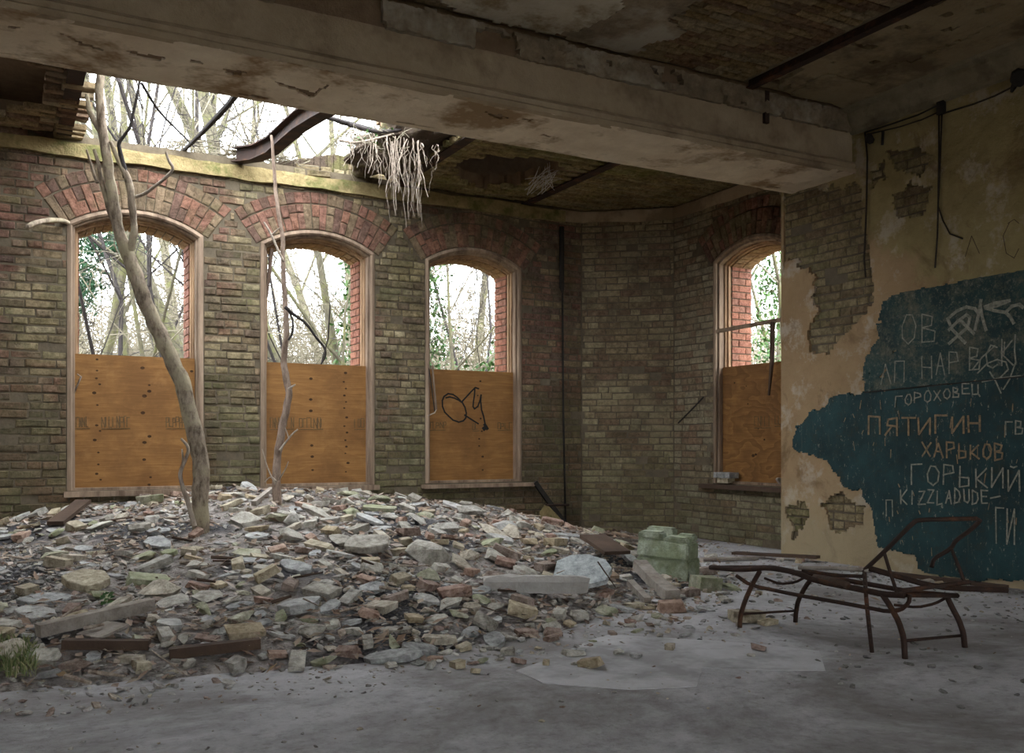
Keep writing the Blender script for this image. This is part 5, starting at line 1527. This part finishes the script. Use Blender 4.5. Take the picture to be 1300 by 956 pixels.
# dry creepers along the wall top
mb = MB()
for i in range(90):
    u = random.uniform(1.4, 2.7); y = YB + random.uniform(-.06, .3)
    z = 3.87 + random.uniform(0, .06)
    pts = [V((u + s * random.uniform(-.08, .08), y + s * random.uniform(-.05, .05), z + random.uniform(-.03, .05))) for s in range(5)]
    mb.tube(pts, [.006, .005, .005, .004, .003], 3, False)
tag(mb.build('dry_creepers', M['twig_near']), 'tangle of dry creepers on the broken top of the wall', 'creepers', kind='stuff')

fb = thing('fallen_branch', 'dark fallen branch propped across the ceiling hole', 'branch', on_y(232, 192, YB + .1))
branch('bough', [on_y(305, 112, 7.2), on_y(298, 125, 7.4), on_y(275, 150, 8.0), on_y(255, 170, 8.6), on_y(232, 192, YB + .1)], [.02, .024, .024, .022, .02], 'bark_dark', fb, 6)
fb = thing('fallen_branch', 'thin crooked branch hanging across the ceiling hole', 'branch', on_y(244, 182, YB + .1))
branch('bough', [on_y(180, 106, 7.8), on_y(200, 140, 8.2), on_y(220, 160, 8.6), on_y(246, 186, YB + .12)], [.012, .012, .010, .009], 'bark_dark', fb, 5)
fb = thing('fallen_branch', 'dark lath lying over the gap beside the bent joist', 'branch', on_y(480, 172, YB))
branch('bough', [on_y(404, 146, 7.6), on_y(440, 156, 7.9), on_y(484, 168, 8.2)], [.022, .022, .02], 'bark_dark', fb, 5)
# ------------------------------------------------------------------ pipes, wires, odds and ends
def rod(name, pts, r, mat, label, cat, n=7):
    mb = MB(); mb.tube(pts, r, n); return tag(mb.build(name, M[mat], None, True), label, cat)
rod('drain_pipe', [on_y(713, 288, YB - .03), on_y(713, 365, YB - .03), on_y(714, 372, YB - .02), on_y(715, 520, YB - .02), on_y(718, 668, YB - .02)], [.03, .03, .012, .012, .012], 'black', 'thin black pipe running down the wall beside the corner', 'pipe')
pi = thing('iron_bracket', 'black iron bar slanting below the scribbled window', 'bracket', on_y(720, 668, YB - .05))
mb = MB(); mb.tube([on_y(679, 612, YB - .06), on_y(722, 672, YB - .12)], .035, 4); mb.build('bar', M['black'], pi)
mb = MB(); mb.tube([on_y(693, 641, YB - .12), on_y(722, 641, YB - .10)], .014, 5); mb.build('cross_bar', M['rust_dark'], pi)
mb = MB(); mb.prism([(on_y(686, 672, 9.2).x, .1), (on_y(684, 650, 9.2).x, .28), (on_y(690, 641, 9.2).x, .36), (on_y(696, 642, 9.2).x, .34), (on_y(722, 672, 9.2).x, .08)], 1, 9.17, 9.185); tag(mb.build('metal_plate', M['band']), 'olive sheet leaning behind the iron bar', 'sheet')
fx = thing('bent_strip', 'pale bent strip sticking out beside the top of the window frame', 'strip', on_y(60, 282, YB - .2))
branch('strip', [on_y(34, 288, YB - .45), on_y(48, 282, YB - .35), on_y(65, 279.5, YB - .2), on_y(80, 280, YB - .05), on_y(88, 284, YB + .02)], [.022, .024, .024, .022, .02], 'bark', fx, 6)
# catches hanging at the scribbled window
hc = thing('window_catch', 'thin bent metal stay hanging at the scribbled window', 'window stay', on_y(541, 462, YB + .02))
mb = MB(); mb.tube([on_y(541, 458, YB + .02), on_y(545, 470, YB - .01), on_y(552, 522, YB - .02)], .006, 5); mb.build('stay_bar', M['black'], hc)
mb = MB(); mb.tube([on_y(549, 464, YB + .0), on_y(551, 490, YB - .02), on_y(554, 520, YB - .02)], .012, 4); mb.build('stay_plate', M['wood_frame'], hc)
mb = MB(); mb.tube([on_y(554, 520, YB - .02), on_y(552, 524, YB - .03), on_y(543, 528, YB - .02)], .006, 5); mb.build('hook', M['root'], hc)
rod('nail', [on_y(93.5, 500, YB + .07), on_y(103, 478, YB + .0), on_y(98, 475, YB - .01)], .008, 'root', 'bent nail sticking from the board behind the leaning trunk', 'nail', 5)
rod('iron_hook', [on_x(861, 537, XA - .01), on_x(880, 518, XA - .05), on_x(893, 504, XA - .02)], .009, 'black', 'thin iron hook on the brick beside the alcove window', 'hook', 5)
sb = thing('sill_brick', 'brick with a dark board on the alcove sill', 'brick', on_x(922, 612, XA - .02))
p = on_x(922, 612, XA + .0)
mb = MB(); mb.box((XA - .005, p.y, SILL + .035), (.10, .17, .055)); mb.build('brick', M['st_yellow'], sb)
mb = MB(); mb.box((XA - .02, p.y - .02, SILL + .09), (.13, .25, .06)); mb.build('slate_cap', M['st_slate'], sb)
random.seed(4); me = rock_mesh('sill_stone', 'slab', M['stone_white'])
o = put('sill_stone', me, None); q = on_x(1001, 603, XA - .02); o.matrix_basis = Matrix.Translation((XA - .04, q.y + .1, SILL + .06)) @ Euler((1.4, .2, .3)).to_matrix().to_4x4() @ Matrix.Diagonal((.13, .13, .2, 1)); tag(o, 'white chip of stone at the end of the alcove sill', 'stone')
# cables on the right wall
X0 = XR - .03
def cable(pts, r, label):
    return rod('hanging_cable', [on_x(x, y, X0) for x, y in pts], r, 'wire', label, 'cable', 5)
cable([(1098, 168), (1130, 158), (1165, 146), (1194, 132)], .007, 'upper cable sagging under the cornice')
cable([(1104, 170), (1142, 161), (1170, 152), (1196, 140)], .006, 'lower cable sagging under the cornice')
cable([(1200, 143), (1236, 132), (1262, 122), (1290, 108), (1330, 92)], .007, 'cable running from the junction towards the lamp fitting')
cable([(1192, 130), (1192, 190), (1191, 258), (1190, 300), (1187, 340)], .007, 'straight cable hanging down the plaster')
cable([(1196, 134), (1194, 190), (1191, 262), (1197, 280), (1206, 297), (1222, 303)], .006, 'cable hanging down and curling to a loose end')
cable([(1098, 168), (1101, 200), (1100, 260), (1097, 330), (1099, 352)], .008, 'dark conduit running down beside the end of the beam')
mb = MB(); mb.box(on_x(1195, 137, X0), (.04, .06, .1)); tag(mb.build('junction_box', M['black']), 'small black junction box where the cables meet', 'junction box')
jf = thing('lamp_fitting', 'blackened remains of a lamp fitting under the cornice', 'lamp', on_x(1294, 100, X0))
mb = MB(); mb.tube([on_x(1294, 96, XR - .0), on_x(1294, 100, XR - .10)], .06, 8); mb.build('socket', M['black'], jf)
mb = MB(); mb.tube([on_x(1292, 100, XR - .06), on_x(1286, 112, XR - .06), on_x(1284, 117, XR - .05)], [.03, .02, .01], 6); mb.build('stub', M['black'], jf)
rod('wall_pin', [on_x(1103, 174, XR), on_x(1105, 178, XR - .07)], .035, 'black', 'dark round socket at the end of the beam', 'socket')
rod('iron_hook', [on_x(1121, 166, X0), on_x(1120, 184, X0)], .012, 'black', 'short black hook under the cables', 'hook', 5)

# ------------------------------------------------------------------ the lounger
LA, LB_ = (3.89, 3.12), (3.72, 4.10)
RA, RB = (4.38, 3.14), (4.12, 4.06)
def bz(zx, zy): return 880 + .32308 * zx, 600 + .32308 * zy
def L(zx, zy): return on_line(*bz(zx, zy), LA, LB_)
def R_(zx, zy): return on_line(*bz(zx, zy), RA, RB)
lo = thing('lounger_frame', 'rusty tubular lounger frame with raised backrest standing on the floor', 'lounger', (4.03, 3.6, 0))
def tb(name, pts, r=.013, mat='rust', n=7):
    P = [V(p) for p in pts]
    if len(P) > 2:
        Q = [P[0]]
        for a, b in zip(P, P[1:]): Q += [a.lerp(b, .2), a.lerp(b, .8)]
        P = Q + [P[-1]]
    mb = MB(); mb.tube(P, r, n); return mb.build(name, M[mat], lo, True)
def ground(p): return V((p.x, p.y, 0.0))
tb('side_rail', [L(70, 372), L(180, 382), L(300, 372), L(400, 392), L(480, 425), L(670, 462), L(745, 478), L(830, 482)], .016)
tb('side_rail', [R_(270, 372), R_(470, 402), R_(700, 440), R_(850, 468), R_(1000, 482), R_(1040, 484)], .014)
tb('leg', [L(262, 388), L(235, 435), L(205, 500), L(186, 560), ground(L(183, 618))], .014)
tb('leg', [R_(472, 408), R_(440, 450), R_(412, 505), R_(404, 550), ground(R_(402, 602))], .014)
tb('leg', [L(742, 476), L(775, 525), L(808, 585), L(828, 650), ground(L(833, 728))], .015)
tb('leg', [R_(995, 480), R_(1015, 525), R_(1045, 580), R_(1062, 630), ground(R_(1068, 690))], .015)
tb('cross_bar', [L(190, 556), R_(403, 543)], .007)
tb('cross_bar', [L(838, 660), R_(1058, 640)], .008)
tb('cross_bar', [L(65, 373), R_(270, 372)], .013)
tb('cross_bar', [L(830, 482), R_(1040, 484)], .011)
tb('stretcher', [L(170, 405), L(225, 443), L(400, 480), L(600, 515), L(700, 534), L(760, 546), L(815, 540), L(848, 512), L(852, 480)], .011)
tb('spring_bow', [R_(280, 415), R_(340, 438), R_(400, 432), R_(445, 408)], .008)
tb('spring_bow', [R_(790, 520), R_(880, 530), R_(950, 515), R_(1000, 488)], .008)
hL, hR = V((3.94, 3.36, .39)), R_(937, 368)
tL, tR = L(880, 186), R_(1135, 180)
tb('back_frame', [L(668, 388), L(750, 312), L(868, 192), tL + V((.02, 0, 0)), tL.lerp(tR, .5), tR, R_(1095, 222), R_(1030, 268), R_(1015, 298), R_(945, 338), R_(937, 372)], .0115, 'rust_dark')
tb('back_strut', [L(752, 318), L(772, 385), L(800, 470)], .009, 'rust_dark')
tb('back_strut', [R_(1015, 300), R_(1042, 365), R_(1070, 440)], .009, 'rust_dark')
rk = tb('rack_bar', [L(673, 388), L(682, 520), ground(L(703, 692))], .011, 'rust_dark')
for i in range(12):
    q = L(673, 400).lerp(L(701, 660), i / 11)
    mb = MB(); mb.box(q + V((-.012, -.006, 0)), (.014, .010, .012)); mb.build('rack_tooth', M['rust_dark'], rk)
tb('back_rail', [L(690, 376), L(690, 376).lerp(on_z(*bz(920, 442), .33), .5), on_z(*bz(920, 442), .33), on_z(*bz(1010, 454), .32), on_z(*bz(1236, 462), .315)], .015)
tb('back_rail', [L(800, 466), L(800, 466).lerp(R_(1085, 430), .5), R_(1085, 430)], .012, 'rust_dark')
tb('slat', [L(415, 374), L(560, 376), L(690, 384)], .011, 'wood_grey')
tb('slat', [L(430, 384), L(560, 404), L(668, 408)], .010)
tb('slat', [R_(480, 410), L(560, 428), L(610, 445)], .020, 'wood_dark')
# sheet and flakes lying on the floor
def sheet_on_floor(name, pts, z, mat, label, cat):
    mb = MB(); q = [on_z(x, y, 0) for x, y in pts]
    mb.prism([(p.x, p.y) for p in q], 2, .0, z); return tag(mb.build(name, M[mat]), label, cat)
M['sheet_pale'] = plain('dusty_hardboard', (.58, .575, .58), (.42, .41, .41), 2.6, .004, c3=(.32, .31, .305))
sheet_on_floor('floor_sheet', [(752, 812), (775, 806), (860, 811), (960, 818), (1040, 827), (1048, 852), (970, 851), (893, 848), (884, 872), (800, 876), (690, 868), (655, 852), (700, 836)], .003, 'sheet_pale', 'pale dusty sheet lying flat in front of the lounger', 'sheet')

# ------------------------------------------------------------------ woodland outside
random.seed(88)
mb = MB()
st = 1.5
GZ = lambda x, y: -.2 + .11 * max(0, math.hypot(x, y) - 15) + .25 * nz(x * .15, y * .15, 3)
vs = []; fs = []
nx_, ny_ = 48, 48
for i in range(nx_):
    for k in range(ny_):
        x, y = -22 + i * st, 9.9 + k * st if False else -24 + k * 1.6
        vs.append((x, y, GZ(x, y) - .35))
for i in range(nx_ - 1):
    for k in range(ny_ - 1):
        a = i * ny_ + k
        fs.append((a, a + ny_, a + ny_ + 1, a + 1))
m = MB(); m.v = vs; m.f = fs
o = m.build('ground', M['earth_out'], None, True); tag(o, 'woodland ground outside the windows', 'ground', kind='structure')
def grow(mb, tw, p, d, r, L, depth, lean=.0, sides=6):
    n = 5 if depth > 1 else 4
    pts = [p.copy()]; rr = [r]
    dd = d.copy()
    kids = []
    for s in range(n):
        dd = (dd + V((random.gauss(0, .13), random.gauss(0, .13), random.gauss(.02, .10)))).normalized()
        q = pts[-1] + dd * (L / n)
        if q.x < 7.6 and q.y < 10.1: break
        pts.append(q); rr.append(r * (1 - .75 * (s + 1) / n if depth < 3 else 1 - .6 * (s + 1) / n))
        if depth > 0 and (s > 0 or depth < 3):
            for _ in range(random.choice([1, 1, 2]) if depth > 1 else random.choice([1, 2, 2])): kids.append((q.copy(), dd.copy(), rr[-1]))
    if len(pts) < 2: return
    (mb if r > .02 else tw).tube(pts, rr, sides if r > .05 else (4 if r > .012 else 3), False)
    for q, kd, kr in kids:
        ax = kd.orthogonal().normalized(); ax.rotate(Matrix.Rotation(random.uniform(0, 6.28), 3, kd))
        nd = (kd * random.uniform(.5, .9) + ax * random.uniform(.5, .9)).normalized()
        grow(mb, tw, q, nd, max(.004, kr * random.uniform(.34, .55)), L * random.uniform(.42, .62), depth - 1, sides=5)
def tree(name, label, cat, x, y, h, r, lean=(0, 0), group=None, mat='bark_far', depth=3):
    z = GZ(x, y) - .4
    t = thing(name, label, cat, (x, y, z), group)
    mb, tw = MB(), MB()
    grow(mb, tw, V((x, y, z)), V((lean[0], lean[1], 1)).normalized(), r, h, depth)
    mb.build('trunk', M[mat], t, True)
    if tw.v:
        o = tw.build('twigs', M['twig_far' if mat == 'bark_far' else mat], t); o['kind'] = 'stuff'
    return t
def dirxy(px, dist):
    r = ray(px); k = math.hypot(*r); return r[0] / k * dist, r[1] / k * dist
WV = {1: 'the window behind the leaning trunk', 2: 'the window behind the sapling', 3: 'the scribbled window', 4: 'the alcove window', 0: 'the broken wall top'}
for px, dist, h, r, w, q in [(150, 15.5, 11, .10, 1, 'slim pale'), (205, 21, 12, .13, 1, 'tall pale'), (392, 17, 12, .15, 2, 'stout pale'), (420, 22, 12, .11, 2, 'tall pale'), (570, 16, 9, .07, 3, 'slim pale'), (600, 21, 11, .10, 3, 'tall pale'), (300, 19, 13, .12, 0, 'high bare'), (230, 26, 14, .14, 0, 'distant bare'), (450, 27, 13, .12, 2, 'distant pale'), (105, 23, 12, .11, 1, 'distant pale'), (505, 24, 12, .10, 0, 'slender bare'), (965, 17, 9, .08, 4, 'slim pale'), (985, 23, 10, .10, 4, 'distant pale'), (940, 21, 10, .09, 4, 'tall pale')]:
    x, y = dirxy(px, dist); tree('bare_tree', q + ' tree standing outside beyond ' + WV[w], 'tree', x, y, h, r, (random.uniform(-.1, .1), 0), 'bare woodland trees')
x, y = dirxy(288, 14.5); tree('forked_tree', 'thick pale trunk rising behind the broken wall top', 'tree', x, y, 10, .14, (.02, 0))
x, y = dirxy(302, 15.2); tree('forked_tree', 'second thick pale trunk close behind the broken wall top', 'tree', x, y, 10, .10, (-.04, 0))
for px, dist, h, r, ln, q in [(200, 12.5, 6.5, .035, -.25, 'leaning twiggy shrub close outside ' + WV[1]), (240, 13, 7, .045, -.4, 'strongly slanting shrub outside ' + WV[1]), (440, 12.8, 5.5, .035, -.3, 'leaning twiggy shrub close outside ' + WV[2]), (560, 12.6, 6, .035, .1, 'upright twiggy shrub close outside ' + WV[3]), (610, 13.5, 6.5, .045, -.35, 'strongly slanting shrub outside ' + WV[3]), (985, 13.5, 6.5, .04, -.2, 'twiggy shrub close outside ' + WV[4]), (130, 13, 7, .035, .2, 'upright twiggy shrub outside ' + WV[1]), (365, 12.8, 6, .03, .15, 'upright twiggy shrub close outside ' + WV[2]), (590, 15, 6, .03, .1, 'fine bushy shrub further outside ' + WV[3]), (410, 15, 7, .03, -.1, 'fine bushy shrub further outside ' + WV[2]), (180, 16, 7, .03, .1, 'fine bushy shrub further outside ' + WV[1]), (625, 17, 7, .035, -.1, 'pale bushy shrub deep in the wood beyond ' + WV[3])]:
    x, y = dirxy(px, dist); tree('branching_shrub', q, 'shrub', x, y, h, r, (ln, 0), 'shrubs outside', 'bark_dark' if random.random() < .4 else 'bark_far', 4 if h < 7 else 3)
for px, dist, h, r, ln, q in [(170, 14, 9, .05, .1, 'fine twiggy tree behind the wall beside the leaning limbs'), (235, 14.5, 9.5, .05, -.1, 'fine twiggy tree behind the middle of the broken wall'), (345, 14, 9, .05, -.15, 'fine twiggy tree behind the bent joist'), (210, 17, 11, .06, .05, 'tall twiggy tree further behind the broken wall')]:
    x, y = dirxy(px, dist); tree('twiggy_tree', q, 'tree', x, y, h, r, (ln, 0), 'twiggy trees behind the wall', 'bark_dark', 4)
# thicket beyond
mb = MB()
for i in range(2500):
    if i % 7 == 0: px, dist = random.uniform(925, 1010), random.uniform(18, 34)
    else: px, dist = random.uniform(20, 690), random.uniform(17, 34)
    x, y = dirxy(px, dist); z = GZ(x, y) - .3
    h = random.choice([random.uniform(2.0, 5.0), random.uniform(3.0, 8.0)]) * (.6 + .4 * random.random()); a = random.uniform(0, 6.28); b = random.uniform(0, .5)
    d = V((math.cos(a) * b, math.sin(a) * b, 1)).normalized(); p = V((x, y, z)); pts = [p]; r = random.uniform(.008, .022)
    for s in range(5):
        d = (d + V((random.gauss(0, .16), random.gauss(0, .16), -.06 * s * b))).normalized(); pts.append(pts[-1] + d * h / 5)
    mb.tube(pts, [r, r * .9, r * .75, r * .6, r * .45, r * .3], 3, False)
    for s in range(1, 6):
        for _ in range(4):
            k = V((random.gauss(0, 1), random.gauss(0, 1), random.uniform(-.2, 1.0))).normalized(); l = random.uniform(.3, 1.0)
            e = pts[s] + k * l * .5; mb.tube([pts[s], e, e + (k + V((random.gauss(0, .4), random.gauss(0, .4), .2))) * l * .4], [.008, .007, .005], 3, False)
o = mb.build('undergrowth', M['twig_far']); tag(o, 'thicket of beige brushwood filling the woodland beyond the trees', 'undergrowth', kind='stuff')
# evergreen and ivy
def leafcloud(parent, name, mat, c, rad, n, size, flat=.5):
    mb = MB()
    for i in range(n):
        d = V((random.gauss(0, .5), random.gauss(0, .5), random.gauss(0, .5)))
        p = V((c[0] + d.x * rad[0], c[1] + d.y * rad[1], c[2] + d.z * rad[2])); s = size * random.uniform(.6, 1.3)
        m = Euler((random.uniform(-1.2, 1.2), random.uniform(-1.2, 1.2), random.uniform(0, 6.28))).to_matrix()
        mb.add([p + m @ V(q) for q in ((-s, 0, 0), (0, -s * flat, 0), (s, 0, s * .2), (0, s * flat, 0))], [(0, 1, 2, 3)])
    o = mb.build(name, M[mat], parent); o['kind'] = 'stuff'
x, y = dirxy(112, 16)
t = tree('evergreen_tree', 'dark green evergreen showing at the edge of the window behind the trunk', 'tree', x, y, 7, .10)
for px, py, sx in ((112, 318, .5), (100, 345, .3), (128, 305, .5), (98, 385, .25), (140, 318, .35), (110, 362, .22)):
    c = at_t(px, py, 14.5); leafcloud(t, 'foliage', 'pine', c, (sx, .6, .18), 420, .05, .3)
for px, dist, lab in ((452, 13.5, 'ivy clad trunk beside the middle window opening'), (548, 15, 'ivy clad trunk at the edge of the scribbled window'), (975, 16, 'leafy evergreen shrub outside the alcove window')):
    x, y = dirxy(px, dist); t = tree('ivy_clad_tree', lab, 'tree', x, y, 7, .09, (0, 0), None, 'bark_far', 2)
    for z in range(9): leafcloud(t, 'foliage', 'ivy', (x + random.uniform(-.1, .1), y, .4 + z * .55), (.30, .35, .4), 260, .045)
x, y = dirxy(635, 14); t = tree('ivy_bush', 'green bramble bush above the scribbled board', 'bush', x, y, 3, .04, (-.2, 0), None, 'bark_far', 2)
leafcloud(t, 'foliage', 'ivy', (x, y, 1.9), (.7, .5, .5), 700, .045)
print('objects', len(bpy.data.objects), 'ceiling bricks', NB, 'tris', sum(len(o.data.polygons) for o in bpy.data.objects if o.type == 'MESH'))
